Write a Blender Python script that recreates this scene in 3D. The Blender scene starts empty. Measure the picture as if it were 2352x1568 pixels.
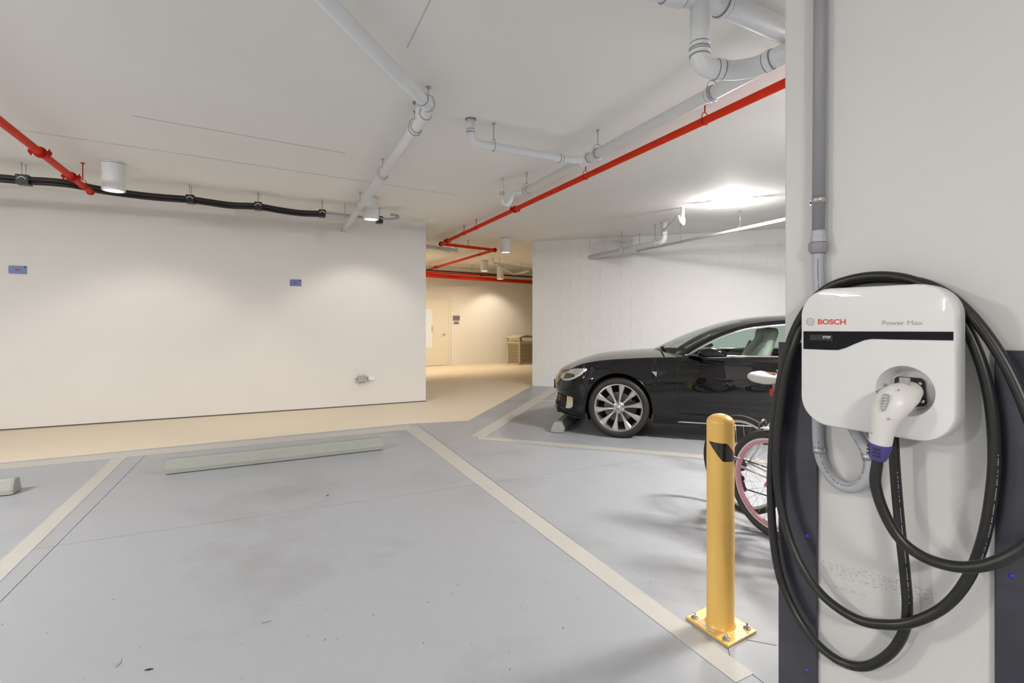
import bpy, math, random
from mathutils import Vector, Matrix
random.seed(7)
D = bpy.data
C = bpy.context.scene.collection
PI = math.pi

# ------------------------------------------------------------------ camera, world, exposure
FPX, CX, HY, CH = 1160.0, 1176.0, 736.0, 1.37      # focal length (px), centre column, horizon row, eye height
CEIL = 3.03
scene = bpy.context.scene
cam = D.objects.new('camera', D.cameras.new('camera'))
C.objects.link(cam)
cam.location = (0, 0, CH)
cam.rotation_euler = (PI / 2, 0, 0)
cam.data.sensor_width = 36.0
cam.data.lens = FPX / 2352.0 * 36.0
cam.data.shift_y = -(784.0 - HY) / 2352.0
cam.data.clip_start = 0.02
scene.camera = cam

world = D.worlds.new('world')
scene.world = world
world.use_nodes = True
world.node_tree.nodes['Background'].inputs[0].default_value = (0.9, 0.93, 1.0, 1)
world.node_tree.nodes['Background'].inputs[1].default_value = 0.0

vs = scene.view_settings
vs.view_transform = 'Standard'
vs.look = 'None'
vs.gamma = 1.0
vs.use_curve_mapping = False
vs.exposure = 1.06
scene.cycles.use_denoising = True
scene.cycles.use_adaptive_sampling = True
scene.cycles.adaptive_threshold = 0.08
scene.cycles.adaptive_min_samples = 16
scene.cycles.max_bounces = 7
scene.cycles.diffuse_bounces = 4
scene.cycles.glossy_bounces = 4
scene.cycles.transparent_max_bounces = 12
scene.cycles.sample_clamp_indirect = 6.0
scene.cycles.caustics_reflective = False
scene.cycles.caustics_refractive = False

LINEAR_W = 40.0        # each linear luminaire
DOWN_W = 23.0          # each parking downlight
WARM_W = 120.0          # each corridor downlight
LINEAR_COL = (1.0, 0.97, 0.93)
DOWN_COL = (1.0, 0.92, 0.83)
WARM_COL = (1.0, 0.82, 0.56)

# ------------------------------------------------------------------ directions of the building grid
def unit(deg):
    return Vector((math.sin(math.radians(deg)), math.cos(math.radians(deg)), 0))
WA = unit(65.2)            # along the left wall (to the right, away)
WB = unit(-24.8)           # along the bay stripes (away)
CA = unit(108.0)           # along the car and the right wall (to the right, nearer)
CB = unit(18.0)            # from the car towards the right wall
KU = unit(148.0)           # along the column face (to the right, nearer)
KN = Vector((-KU.y * -1, 0, 0))
KN = Vector((-0.848048, -0.529919, 0))   # out of the column face
UP = Vector((0, 0, 1))

def ray(x, y):
    return Vector(((x - CX) / FPX, 1.0, (HY - y) / FPX))
EYE = Vector((0, 0, CH))
def at_z(x, y, z=0.0):
    r = ray(x, y)
    return EYE + r * ((z - CH) / r.z)
def at_y(x, y, Y):
    return EYE + ray(x, y) * Y
def on_plane(x, y, p0, n):
    r = ray(x, y)
    return EYE + r * ((p0 - EYE).dot(n) / r.dot(n))

# ------------------------------------------------------------------ mesh builder
class MB:
    def __init__(s):
        s.v, s.f, s.sm = [], [], []
    def face(s, pts, smooth=False):
        i = len(s.v)
        s.v += [Vector(p) for p in pts]
        s.f.append(list(range(i, i + len(pts)))); s.sm.append(smooth)
        return s
    def add(s, verts, faces, smooth=False):
        i = len(s.v)
        s.v += [Vector(p) for p in verts]
        for f in faces:
            s.f.append([k + i for k in f]); s.sm.append(smooth)
        return s
    def box(s, c, hx, hy, hz, ax=Vector((1, 0, 0)), ay=None, az=UP):
        c = Vector(c); ax = Vector(ax)
        if ay is None: ay = az.cross(ax)
        vs_ = [c + ax * (hx * i) + ay * (hy * j) + az * (hz * k) for k in (-1, 1) for j in (-1, 1) for i in (-1, 1)]
        return s.add(vs_, [(0, 2, 3, 1), (4, 5, 7, 6), (0, 1, 5, 4), (2, 6, 7, 3), (0, 4, 6, 2), (1, 3, 7, 5)])
    def prism(s, pts, d):
        """extrude a planar polygon by the vector d"""
        n = len(pts); d = Vector(d)
        pts = [Vector(p) for p in pts]
        vs_ = pts + [p + d for p in pts]
        fs = [list(range(n))[::-1], list(range(n, 2 * n))] + [(i, (i + 1) % n, n + (i + 1) % n, n + i) for i in range(n)]
        return s.add(vs_, fs)
    def grid(s, rows, smooth=True, closed=False, flip=False):
        n, m = len(rows), len(rows[0])
        vs_ = [p for r in rows for p in r]
        fs = []
        for i in range(n - 1):
            for j in range(m if closed else m - 1):
                a, b = i * m + j, i * m + (j + 1) % m
                q = (a, b, b + m, a + m)
                fs.append(q[::-1] if flip else q)
        return s.add(vs_, fs, smooth)
    def sweep(s, path, rad, seg=12, cap=True, smooth=True, sect=None, up=None):
        """tube along a polyline; rad is one radius or one per point; sect is (rx, ry) pairs per point for ovals"""
        P = [Vector(p) for p in path]
        n = len(P)
        T = []
        for i in range(n):
            a = P[min(i + 1, n - 1)] - P[max(i - 1, 0)]
            T.append(a.normalized() if a.length > 1e-9 else Vector((0, 0, 1)))
        ref = Vector(up) if up else (Vector((0, 0, 1)) if abs(T[0].z) < 0.9 else Vector((1, 0, 0)))
        N = (ref - T[0] * ref.dot(T[0])).normalized()
        rows = []
        for i in range(n):
            N = (N - T[i] * N.dot(T[i]))
            N = N.normalized() if N.length > 1e-6 else T[i].orthogonal().normalized()
            B = T[i].cross(N)
            if sect: rx, ry = sect[i]
            else:
                rx = ry = rad[i] if isinstance(rad, (list, tuple)) else rad
            rows.append([P[i] + N * (ry * math.cos(2 * PI * k / seg)) + B * (rx * math.sin(2 * PI * k / seg)) for k in range(seg)])
        s.grid(rows, smooth, True)
        if cap:
            s.face(rows[0][::-1]); s.face(rows[-1])
        return s
    def rod(s, a, b, r, seg=10, smooth=True):
        return s.sweep([a, b], r, seg, True, smooth)
    def lathe(s, prof, c=(0, 0, 0), axis=UP, seg=32, ref=None, smooth=True, a0=0, a1=2 * PI):
        """profile of (radius, height) pairs turned about the axis"""
        c = Vector(c); axis = Vector(axis).normalized()
        x = Vector(ref).normalized() if ref else axis.orthogonal().normalized()
        y = axis.cross(x)
        full = abs(a1 - a0 - 2 * PI) < 1e-6
        k = seg if full else seg + 1
        rows = [[c + axis * h + (x * math.cos(a0 + (a1 - a0) * i / seg) + y * math.sin(a0 + (a1 - a0) * i / seg)) * r for i in range(k)] for r, h in prof]
        return s.grid(rows, smooth, full)
    def disc(s, c, r, axis, seg=24):
        axis = Vector(axis).normalized(); x = axis.orthogonal().normalized(); y = axis.cross(x); c = Vector(c)
        return s.face([c + (x * math.cos(2 * PI * i / seg) + y * math.sin(2 * PI * i / seg)) * r for i in range(seg)])
    def torus(s, c, R, r, axis, seg=40, ms=10):
        axis = Vector(axis).normalized(); x = axis.orthogonal().normalized(); y = axis.cross(x); c = Vector(c)
        rows = []
        for i in range(seg + 1):
            a = 2 * PI * i / seg
            d = x * math.cos(a) + y * math.sin(a)
            rows.append([c + d * (R + r * math.cos(2 * PI * k / ms)) + axis * (r * math.sin(2 * PI * k / ms)) for k in range(ms)])
        return s.grid(rows, True, True)
    def build(s, name, mat, parent=None, local=False, origin=None, recalc=True, sharp=None, bevel=None, sub=0):
        me = D.meshes.new(name)
        off = Vector((0, 0, 0))
        if parent is not None and not local:
            off = ORG.get(parent.name, Vector((0, 0, 0)))
        elif parent is None:
            if origin is None:
                xs = [p.x for p in s.v]; ys = [p.y for p in s.v]; zs = [p.z for p in s.v]
                off = Vector(((min(xs) + max(xs)) / 2, (min(ys) + max(ys)) / 2, min(zs)))
            else: off = Vector(origin)
        me.from_pydata([tuple(p - off) for p in s.v], [], s.f)
        for p, sm in zip(me.polygons, s.sm): p.use_smooth = sm
        if recalc:
            import bmesh
            bm = bmesh.new(); bm.from_mesh(me)
            bmesh.ops.remove_doubles(bm, verts=bm.verts, dist=1e-5)
            bmesh.ops.recalc_face_normals(bm, faces=bm.faces)
            bm.to_mesh(me); bm.free()
        me.update()
        o = D.objects.new(name, me)
        C.objects.link(o)
        if mat: me.materials.append(mat)
        if parent is not None:
            o.parent = parent
            ORG[o.name] = ORG.get(parent.name, Vector((0, 0, 0))) if not local else Vector((0, 0, 0))
        else:
            o.location = off
            ORG[o.name] = off
        if sharp is not None:
            me.set_sharp_from_angle(angle=math.radians(sharp))
        if bevel:
            b = o.modifiers.new('bevel', 'BEVEL'); b.width = bevel; b.segments = 2; b.limit_method = 'ANGLE'; b.angle_limit = math.radians(40)
        if sub:
            b = o.modifiers.new('sub', 'SUBSURF'); b.levels = sub; b.render_levels = sub
        return o
ORG = {}

def tag(o, label=None, cat=None, group=None, kind=None):
    if label: o['label'] = label
    if cat: o['category'] = cat
    if group: o['group'] = group
    if kind: o['kind'] = kind
    return o
def thing(name, loc, label, cat, group=None, rz=0.0):
    o = D.objects.new(name, None)
    o.empty_display_size = 0.1
    C.objects.link(o)
    o.location = loc; o.rotation_euler = (0, 0, rz)
    ORG[o.name] = Vector(loc)
    return tag(o, label, cat, group)
def copy_obj(o, parent=None):
    c = o.copy(); C.objects.link(c)
    if parent is not None: c.parent = parent
    for ch in [x for x in D.objects if x.parent is o]:
        copy_obj(ch, c)
    return c

def catmull(pts, n=8):
    P = [Vector(p) for p in pts]
    Q = [P[0] * 2 - P[1]] + P + [P[-1] * 2 - P[-2]]
    out = []
    for i in range(1, len(Q) - 2):
        for k in range(n):
            t = k / n
            a, b, c, d = Q[i - 1], Q[i], Q[i + 1], Q[i + 2]
            out.append(0.5 * ((2 * b) + (c - a) * t + (2 * a - 5 * b + 4 * c - d) * t * t + (3 * b - a - 3 * c + d) * t ** 3))
    out.append(P[-1])
    return out
def fillet(pts, rad, n=6):
    P = [Vector(p) for p in pts]
    out = [P[0]]
    for i in range(1, len(P) - 1):
        a, b, c = P[i - 1], P[i], P[i + 1]
        d1 = (a - b); d2 = (c - b)
        r = min(rad, d1.length * 0.48, d2.length * 0.48)
        p, q = b + d1.normalized() * r, b + d2.normalized() * r
        for k in range(n + 1):
            t = k / n
            out.append(p * (1 - t) ** 2 + b * (2 * t * (1 - t)) + q * t * t)
    out.append(P[-1])
    return out
def interp(tab, x):
    if x <= tab[0][0]: return tab[0][1]
    for i in range(len(tab) - 1):
        if x <= tab[i + 1][0]:
            x0, y0 = tab[i]; x1, y1 = tab[i + 1]
            t = (x - x0) / (x1 - x0)
            # monotone-ish cubic
            def sl(j):
                j0, j1 = max(j - 1, 0), min(j + 1, len(tab) - 1)
                return (tab[j1][1] - tab[j0][1]) / (tab[j1][0] - tab[j0][0])
            m0, m1 = sl(i) * (x1 - x0), sl(i + 1) * (x1 - x0)
            return (2 * t ** 3 - 3 * t * t + 1) * y0 + (t ** 3 - 2 * t * t + t) * m0 + (-2 * t ** 3 + 3 * t * t) * y1 + (t ** 3 - t * t) * m1
    return tab[-1][1]

# ------------------------------------------------------------------ materials
def newmat(name):
    m = D.materials.new(name); m.use_nodes = True
    return m, m.node_tree, m.node_tree.nodes['Principled BSDF']
def plain(name, col, rough=0.5, metal=0.0, spec=0.5, coat=0.0, vary=0.0, vscale=6.0, bump=0.0, bscale=60.0, emit=None, estr=0.0):
    m, nt, b = newmat(name)
    b.inputs['Base Color'].default_value = (*col, 1)
    b.inputs['Roughness'].default_value = rough
    b.inputs['Metallic'].default_value = metal
    b.inputs['Specular IOR Level'].default_value = spec
    b.inputs['Coat Weight'].default_value = coat
    b.inputs['Coat Roughness'].default_value = 0.02
    tc = nt.nodes.new('ShaderNodeTexCoord')
    if vary:
        n = nt.nodes.new('ShaderNodeTexNoise'); n.inputs['Scale'].default_value = vscale; n.inputs['Detail'].default_value = 5
        nt.links.new(tc.outputs['Object'], n.inputs['Vector'])
        r = nt.nodes.new('ShaderNodeValToRGB')
        r.color_ramp.elements[0].position = 0.3; r.color_ramp.elements[1].position = 0.7
        r.color_ramp.elements[0].color = (*[max(0, c * (1 - vary)) for c in col], 1)
        r.color_ramp.elements[1].color = (*[min(1, c * (1 + vary)) for c in col], 1)
        nt.links.new(n.outputs['Fac'], r.inputs['Fac'])
        nt.links.new(r.outputs['Color'], b.inputs['Base Color'])
    if bump:
        n2 = nt.nodes.new('ShaderNodeTexNoise'); n2.inputs['Scale'].default_value = bscale; n2.inputs['Detail'].default_value = 4
        nt.links.new(tc.outputs['Object'], n2.inputs['Vector'])
        bp = nt.nodes.new('ShaderNodeBump'); bp.inputs['Strength'].default_value = bump; bp.inputs['Distance'].default_value = 0.004
        nt.links.new(n2.outputs['Fac'], bp.inputs['Height'])
        nt.links.new(bp.outputs['Normal'], b.inputs['Normal'])
    if emit:
        b.inputs['Emission Color'].default_value = (*emit, 1)
        b.inputs['Emission Strength'].default_value = estr
        m.cycles.emission_sampling = 'NONE'      # the lamps light the room through the light objects inside them
    return m

def concrete_paint(name, base, stain, rough=0.45, stain_amt=0.5, speck=0.5):
    """painted concrete with broad smudges, fine mottling and dark specks"""
    m, nt, b = newmat(name)
    b.inputs['Roughness'].default_value = rough
    b.inputs['Specular IOR Level'].default_value = 0.35
    geo = nt.nodes.new('ShaderNodeNewGeometry')
    def noise(scale, detail, rough_=0.55):
        n = nt.nodes.new('ShaderNodeTexNoise')
        n.inputs['Scale'].default_value = scale; n.inputs['Detail'].default_value = detail; n.inputs['Roughness'].default_value = rough_
        nt.links.new(geo.outputs['Position'], n.inputs['Vector'])
        return n.outputs['Fac']
    def ramp(sock, p0, p1, v0=0.0, v1=1.0):
        r = nt.nodes.new('ShaderNodeMapRange')
        r.inputs['From Min'].default_value = p0; r.inputs['From Max'].default_value = p1
        r.inputs['To Min'].default_value = v0; r.inputs['To Max'].default_value = v1
        nt.links.new(sock, r.inputs['Value'])
        return r.outputs['Result']
    def mix(fac, c1, c2):
        x = nt.nodes.new('ShaderNodeMix'); x.data_type = 'RGBA'
        nt.links.new(fac, x.inputs['Factor'])
        for sock, c in ((x.inputs['A'], c1), (x.inputs['B'], c2)):
            if isinstance(c, tuple): sock.default_value = (*c, 1)
            else: nt.links.new(c, sock)
        return x.outputs['Result']
    broad = ramp(noise(0.9, 6, 0.6), 0.52, 0.78, 0, stain_amt)
    col = mix(broad, base, stain)
    mott = ramp(noise(9.0, 8, 0.7), 0.35, 0.75, 0, 0.16)
    col = mix(mott, col, tuple(c * 0.8 for c in base))
    sp = ramp(noise(38.0, 2, 0.4), 0.735, 0.775, 0, speck)
    col = mix(sp, col, tuple(c * 0.35 for c in stain))
    nt.links.new(col, b.inputs['Base Color'])
    bp = nt.nodes.new('ShaderNodeBump'); bp.inputs['Strength'].default_value = 0.12; bp.inputs['Distance'].default_value = 0.003
    nt.links.new(noise(70.0, 5), bp.inputs['Height'])
    nt.links.new(bp.outputs['Normal'], b.inputs['Normal'])
    return m

M = {}
M['floor'] = concrete_paint('blue_grey_floor_paint', (0.385, 0.40, 0.425), (0.25, 0.248, 0.242), 0.42, 0.8, 0.8)
M['beige'] = concrete_paint('beige_floor_paint', (0.76, 0.665, 0.52), (0.69, 0.595, 0.455), 0.5, 0.3, 0.25)
M['stripe'] = concrete_paint('off_white_line_paint', (0.53, 0.512, 0.475), (0.45, 0.43, 0.385), 0.5, 0.7, 0.3)
M['subfloor'] = plain('dark_joint_filler', (0.10, 0.10, 0.10), 0.9)
M['wall'] = plain('white_wall_paint', (0.765, 0.745, 0.72), 0.6, vary=0.015, vscale=1.5)
M['ceiling'] = plain('white_ceiling_paint', (0.88, 0.865, 0.835), 0.75, vary=0.02, vscale=0.8)
M['block'] = plain('white_block_paint', (0.83, 0.825, 0.81), 0.55, bump=0.10, bscale=45)
M['seam'] = plain('ceiling_seam_paint', (0.60, 0.58, 0.55), 0.75)
M['dark_gap'] = plain('dark_expansion_joint', (0.13, 0.12, 0.10), 0.9)
M['pvc'] = plain('white_plastic_pipe', (0.80, 0.82, 0.84), 0.35)
M['pvc_ring'] = plain('dark_pipe_joint_ring', (0.26, 0.26, 0.27), 0.6)
M['red'] = plain('red_sprinkler_paint', (0.74, 0.045, 0.016), 0.5, spec=0.08, vary=0.06, vscale=9)
M['red_dark'] = plain('red_coupling_paint', (0.46, 0.016, 0.008), 0.5, spec=0.08)
M['brown'] = plain('dark_brown_pipe_paint', (0.12, 0.05, 0.025), 0.5)
M['steel'] = plain('galvanised_steel', (0.52, 0.52, 0.52), 0.4, 0.8)
M['rod'] = plain('painted_rod', (0.42, 0.42, 0.41), 0.5, 0.4)
M['lamp_body'] = plain('white_lamp_body', (0.84, 0.85, 0.85), 0.45)
M['lamp_gap'] = plain('black_lamp_gap', (0.03, 0.03, 0.03), 0.7)
M['lamp_glow'] = plain('downlight_diffuser', (0.9, 0.9, 0.88), 0.4, emit=(1, 0.97, 0.92), estr=1.6)
M['tube_glow'] = plain('linear_light_diffuser', (0.9, 0.9, 0.9), 0.4, emit=(1, 1, 1), estr=6.0)
M['black_cable'] = plain('black_cable_sheath', (0.012, 0.010, 0.009), 0.45, bump=0.2, bscale=30)
M['black_plastic'] = plain('black_plastic', (0.015, 0.015, 0.016), 0.4)
M['grey_conduit'] = plain('grey_conduit_plastic', (0.30, 0.30, 0.31), 0.45)
M['light_conduit'] = plain('light_grey_conduit', (0.45, 0.46, 0.50), 0.4)
M['yellow'] = plain('yellow_bollard_paint', (0.83, 0.52, 0.135), 0.32, vary=0.03, vscale=3)
M['black_band'] = plain('black_reflective_band', (0.02, 0.015, 0.01), 0.15, coat=0.5)
M['bolt'] = plain('zinc_bolt', (0.45, 0.46, 0.48), 0.35, 0.9)
M['concrete'] = concrete_paint('worn_concrete', (0.37, 0.38, 0.345), (0.20, 0.20, 0.17), 0.8, 0.5, 0.3)
M['guard'] = plain('dark_blue_grey_guard', (0.042, 0.044, 0.058), 0.25, vary=0.25, vscale=5, coat=0.2)
M['blue_cap'] = plain('blue_screw_cap', (0.02, 0.04, 0.55), 0.3)
M['charger'] = plain('glossy_white_plastic', (0.78, 0.78, 0.77), 0.4, coat=0.5, spec=0.2)
M['charger_back'] = plain('grey_charger_back', (0.35, 0.35, 0.36), 0.5)
M['gloss_black'] = plain('gloss_black_strip', (0.008, 0.008, 0.012), 0.3, coat=0.6, spec=0.0)
M['letter_red'] = plain('red_lettering', (0.72, 0.055, 0.04), 0.4)
M['letter_grey'] = plain('grey_lettering', (0.42, 0.42, 0.43), 0.4)
M['letter_white'] = plain('white_lettering', (0.85, 0.85, 0.85), 0.4)
M['letter_dark'] = plain('dark_red_lettering', (0.25, 0.05, 0.04), 0.5)
M['letter_navy'] = plain('navy_lettering', (0.05, 0.05, 0.12), 0.5)
M['recess'] = plain('white_recess_plastic', (0.66, 0.65, 0.63), 0.35)
M['plug'] = plain('white_plug_plastic', (0.76, 0.74, 0.71), 0.35)
M['plug_grip'] = plain('grey_grip_rubber', (0.36, 0.36, 0.35), 0.45)
M['purple'] = plain('purple_boot_rubber', (0.075, 0.065, 0.27), 0.5)
M['cable'] = plain('charging_cable_rubber', (0.017, 0.0165, 0.016), 0.36)
M['sign_blue'] = plain('blue_sign_plate', (0.15, 0.20, 0.42), 0.4)
M['sign_grey'] = plain('purple_grey_sign_plate', (0.20, 0.18, 0.19), 0.5)
M['door'] = plain('cream_door_paint', (0.74, 0.70, 0.62), 0.45)
M['door_panel'] = plain('pale_blue_white_panel', (0.74, 0.82, 0.95), 0.3)
M['bin'] = plain('tan_bin_paint', (0.52, 0.44, 0.30), 0.45)
M['bin_dark'] = plain('dark_bin_liner', (0.03, 0.022, 0.018), 0.7)
M['paint'] = plain('black_car_paint', (0.004, 0.004, 0.0045), 0.3, coat=1.0, spec=0.0)
M['chrome'] = plain('chrome', (0.75, 0.75, 0.76), 0.10, 1.0)
M['trim_black'] = plain('satin_black_trim', (0.012, 0.012, 0.013), 0.35)
M['underbody'] = plain('matt_underbody', (0.012, 0.012, 0.012), 0.8)
M['rubber'] = plain('tire_rubber', (0.022, 0.019, 0.017), 0.55)
M['alloy'] = plain('silver_alloy', (0.52, 0.51, 0.50), 0.30, 0.75)
M['alloy_dark'] = plain('dark_brake_metal', (0.16, 0.16, 0.16), 0.45, 0.7)
M['lamp_lens'] = plain('headlamp_lens', (0.55, 0.53, 0.50), 0.08, 0.3, coat=1.0)
M['lamp_inner'] = plain('headlamp_inner', (0.12, 0.11, 0.10), 0.15, 0.6)
M['fog_amber'] = plain('amber_lens', (0.75, 0.42, 0.16), 0.2, coat=0.5)
M['cream'] = plain('cream_leather', (0.58, 0.57, 0.48), 0.5)
M['belt'] = plain('grey_seat_belt', (0.14, 0.15, 0.17), 0.7)
M['bike_white'] = plain('white_bike_paint', (0.72, 0.73, 0.72), 0.3, coat=0.4)
M['bike_silver'] = plain('silver_bike_rim', (0.62, 0.62, 0.62), 0.3, 0.6)
M['bike_black'] = plain('black_bike_paint', (0.015, 0.015, 0.016), 0.3, coat=0.3)
M['bike_red'] = plain('red_bike_paint', (0.55, 0.03, 0.04), 0.3, coat=0.4)
M['pink'] = plain('pink_rim_paint', (0.72, 0.30, 0.37), 0.35)
M['brown_tire'] = plain('dark_brown_tire_rubber', (0.045, 0.034, 0.030), 0.6)
M['saddle'] = plain('white_saddle_vinyl', (0.66, 0.65, 0.62), 0.45)
M['tire_letter'] = plain('raised_tire_lettering', (0.05, 0.046, 0.042), 0.3)
M['saddle_red'] = plain('faded_red_saddle_print', (0.45, 0.13, 0.12), 0.5)
M['scrap'] = plain('white_sticker', (0.75, 0.74, 0.70), 0.5)

def glass(name, tint, gloss=1.0):
    m = D.materials.new(name); m.use_nodes = True
    nt = m.node_tree; nt.nodes.clear()
    o = nt.nodes.new('ShaderNodeOutputMaterial')
    t = nt.nodes.new('ShaderNodeBsdfTransparent'); t.inputs[0].default_value = (*tint, 1)
    g = nt.nodes.new('ShaderNodeBsdfGlossy'); g.inputs['Roughness'].default_value = 0.02
    g.inputs['Color'].default_value = (gloss, gloss, gloss, 1)
    f = nt.nodes.new('ShaderNodeFresnel')
    gm = nt.nodes.new('ShaderNodeNewGeometry')          # a thin pane reflects alike from both of its faces
    mr = nt.nodes.new('ShaderNodeMapRange'); mr.inputs['To Min'].default_value = 1.45; mr.inputs['To Max'].default_value = 1 / 1.45
    nt.links.new(gm.outputs['Backfacing'], mr.inputs['Value']); nt.links.new(mr.outputs['Result'], f.inputs['IOR'])
    mx = nt.nodes.new('ShaderNodeMixShader')
    nt.links.new(f.outputs[0], mx.inputs[0]); nt.links.new(t.outputs[0], mx.inputs[1]); nt.links.new(g.outputs[0], mx.inputs[2])
    nt.links.new(mx.outputs[0], o.inputs[0])
    return m
M['glass'] = glass('green_tinted_car_glass', (0.62, 0.72, 0.68))
M['windscreen'] = glass('windscreen_glass', (0.72, 0.78, 0.75))

def scuffed_wall(name):
    """white column paint with a slanting rubbed band of dark scuffs at bumper height"""
    m, nt, b = newmat(name)
    b.inputs['Roughness'].default_value = 0.5
    tc = nt.nodes.new('ShaderNodeTexCoord')
    L = nt.links
    sep = nt.nodes.new('ShaderNodeSeparateXYZ'); L.new(tc.outputs['Object'], sep.inputs[0])
    def math_(op, a, b_=None, c_=None):
        n = nt.nodes.new('ShaderNodeMath'); n.operation = op
        for i, v in enumerate((a, b_, c_)):
            if v is None: continue
            if isinstance(v, (int, float)): n.inputs[i].default_value = v
            else: L.new(v, n.inputs[i])
        return n.outputs[0]
    u, z = sep.outputs['X'], sep.outputs['Z']
    # the band falls to the right: centre height z0 - k * (u - u0)
    def band(u0, u1, z0, k, half):
        cz = math_('SUBTRACT', z, math_('SUBTRACT', z0, math_('MULTIPLY', math_('SUBTRACT', u, u0), k)))
        inz = math_('LESS_THAN', math_('ABSOLUTE', cz), half)
        inu = math_('MULTIPLY', math_('GREATER_THAN', u, u0), math_('LESS_THAN', u, u1))
        return math_('MULTIPLY', inz, inu)
    n = nt.nodes.new('ShaderNodeTexNoise'); n.inputs['Scale'].default_value = 90; n.inputs['Detail'].default_value = 6; n.inputs['Roughness'].default_value = 0.8
    mp = nt.nodes.new('ShaderNodeMapping'); mp.inputs['Scale'].default_value = (1.0, 1.0, 2.2); mp.inputs['Rotation'].default_value = (0, -0.25, 0)
    L.new(tc.outputs['Object'], mp.inputs[0]); L.new(mp.outputs[0], n.inputs['Vector'])
    thr = math_('GREATER_THAN', n.outputs['Fac'], 0.55)
    bands = math_('MAXIMUM', band(SC[0], SC[1], SC[2], SC[3], 0.022), band(SC[4], SC[5], SC[6], SC[3], 0.005))
    fac = math_('MULTIPLY', math_('MULTIPLY', bands, thr), 0.5)
    mx = nt.nodes.new('ShaderNodeMix'); mx.data_type = 'RGBA'
    L.new(fac, mx.inputs['Factor'])
    mx.inputs['A'].default_value = (0.675, 0.67, 0.655, 1); mx.inputs['B'].default_value = (0.10, 0.10, 0.10, 1)
    L.new(mx.outputs['Result'], b.inputs['Base Color'])
    return m

def text(s, size, c, right, up, mat, parent, name='lettering', depth=0.0003, bold=0.0, align='CENTER', stretch=1.0, fit=None):
    cu = D.curves.new('t', 'FONT'); cu.body = s; cu.size = size; cu.extrude = depth; cu.offset = bold * size
    cu.align_x = align; cu.align_y = 'CENTER'; cu.resolution_u = 4
    to = D.objects.new('t', cu); C.objects.link(to)
    bpy.context.view_layer.update()
    me = D.meshes.new_from_object(to.evaluated_get(bpy.context.evaluated_depsgraph_get()))
    D.objects.remove(to); D.curves.remove(cu)
    right, up = Vector(right).normalized(), Vector(up).normalized()
    n = right.cross(up)
    if fit:
        xs = [v.co.x for v in me.vertices]; stretch = fit / (max(xs) - min(xs))
    off = ORG.get(parent.name, Vector((0, 0, 0)))
    for v in me.vertices:
        p = v.co
        v.co = Vector(c) - off + right * (p.x * stretch) + up * p.y + n * p.z
    o = D.objects.new(name, me); C.objects.link(o)
    me.materials.clear(); me.materials.append(mat)
    o.parent = parent
    ORG[o.name] = off
    return o

def struct(name, mb, mat, parent=None, label=None):
    o = mb.build(name, mat, parent)
    if parent is None: o['kind'] = 'structure'
    if label: o['label'] = label
    return o

# ------------------------------------------------------------------ the shell: walls, floor, ceiling
WC = at_z(978, 922)                       # visible end of the left wall
RC = at_z(1222.5, 886)                    # near corner of the block wall
FAR = Vector((-1.04, 15.9, 0))            # a point of the corridor's end wall
def cross2(p, d, q, e):
    den = d.x * e.y - d.y * e.x
    t = ((q.x - p.x) * e.y - (q.y - p.y) * e.x) / den
    return p + d * t
FL = cross2(WC, WB, FAR, WA)
FR = cross2(RC, CB, FAR, WA)
W_END = WC - WA * 9.5
R_END = RC + CA * 9.0
def vwall(name, a, b, thick_dir, th=0.2, z0=0.0, z1=CEIL, mat='wall', label=None):
    a = Vector(a); b = Vector(b); t = Vector(thick_dir) * th
    pts = [a + UP * z0, b + UP * z0, b + t + UP * z0, a + t + UP * z0]
    return struct(name, MB().prism(pts, UP * (z1 - z0)), M[mat], None, label)
wall_left = vwall('wall_left', W_END, WC, WB, 0.22, 0.0, CEIL, label='long white wall lit by two downlight scallops')
vwall('wall_passage', WC + WB * 0.22, FL, -WA, 0.2, label='side wall of the passage behind the left wall')
wall_far = vwall('wall_far', FL - WA * 0.5, FR + WA * 1.0, WB, 0.2, label='end wall of the warm lit passage')
vwall('wall_passage_right', RC + CB * 0.13, FR, CA, 0.2, label='right side wall of the passage')
CB_TH = 0.06
# right wall: painted concrete blocks on a backing
wall_right = vwall('wall_right', RC + CB * 0.012, R_END + CB * 0.012, CB, 0.2, mat='block', label='white painted concrete block wall behind the car')
bl, bh, g = 0.405, CEIL / 15.0, 0.0035
bm_full = None
cnt = 0
for row in range(15):
    x = 0.0 if row % 2 == 0 else -bl / 2
    while x < 7.4:
        x0, x1 = max(x, 0.0), x + bl
        w = x1 - x0
        half = w < bl * 0.9
        c = RC + CA * ((x0 + x1) / 2) + CB * 0.009 + UP * ((row + 0.5) * bh)
        key = 'h' if half else 'f'
        proto = D.objects.get('block' if key == 'f' else 'block_half')
        if key == 'f' and bm_full is None or key == 'h' and cnt == 0:
            mb = MB().box((0, 0, 0), (w - g) / 2, 0.003, (bh - 0.0006) / 2, CA, CB)
            o = mb.build('block', M['block'], wall_right, local=True, bevel=None)
            if key == 'f': bm_full = o.data
            else: cnt = o.data
        else:
            o = D.objects.new('block', bm_full if key == 'f' else cnt)
            C.objects.link(o); o.parent = wall_right
        o.location = c - ORG[wall_right.name]
        x += bl
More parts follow.
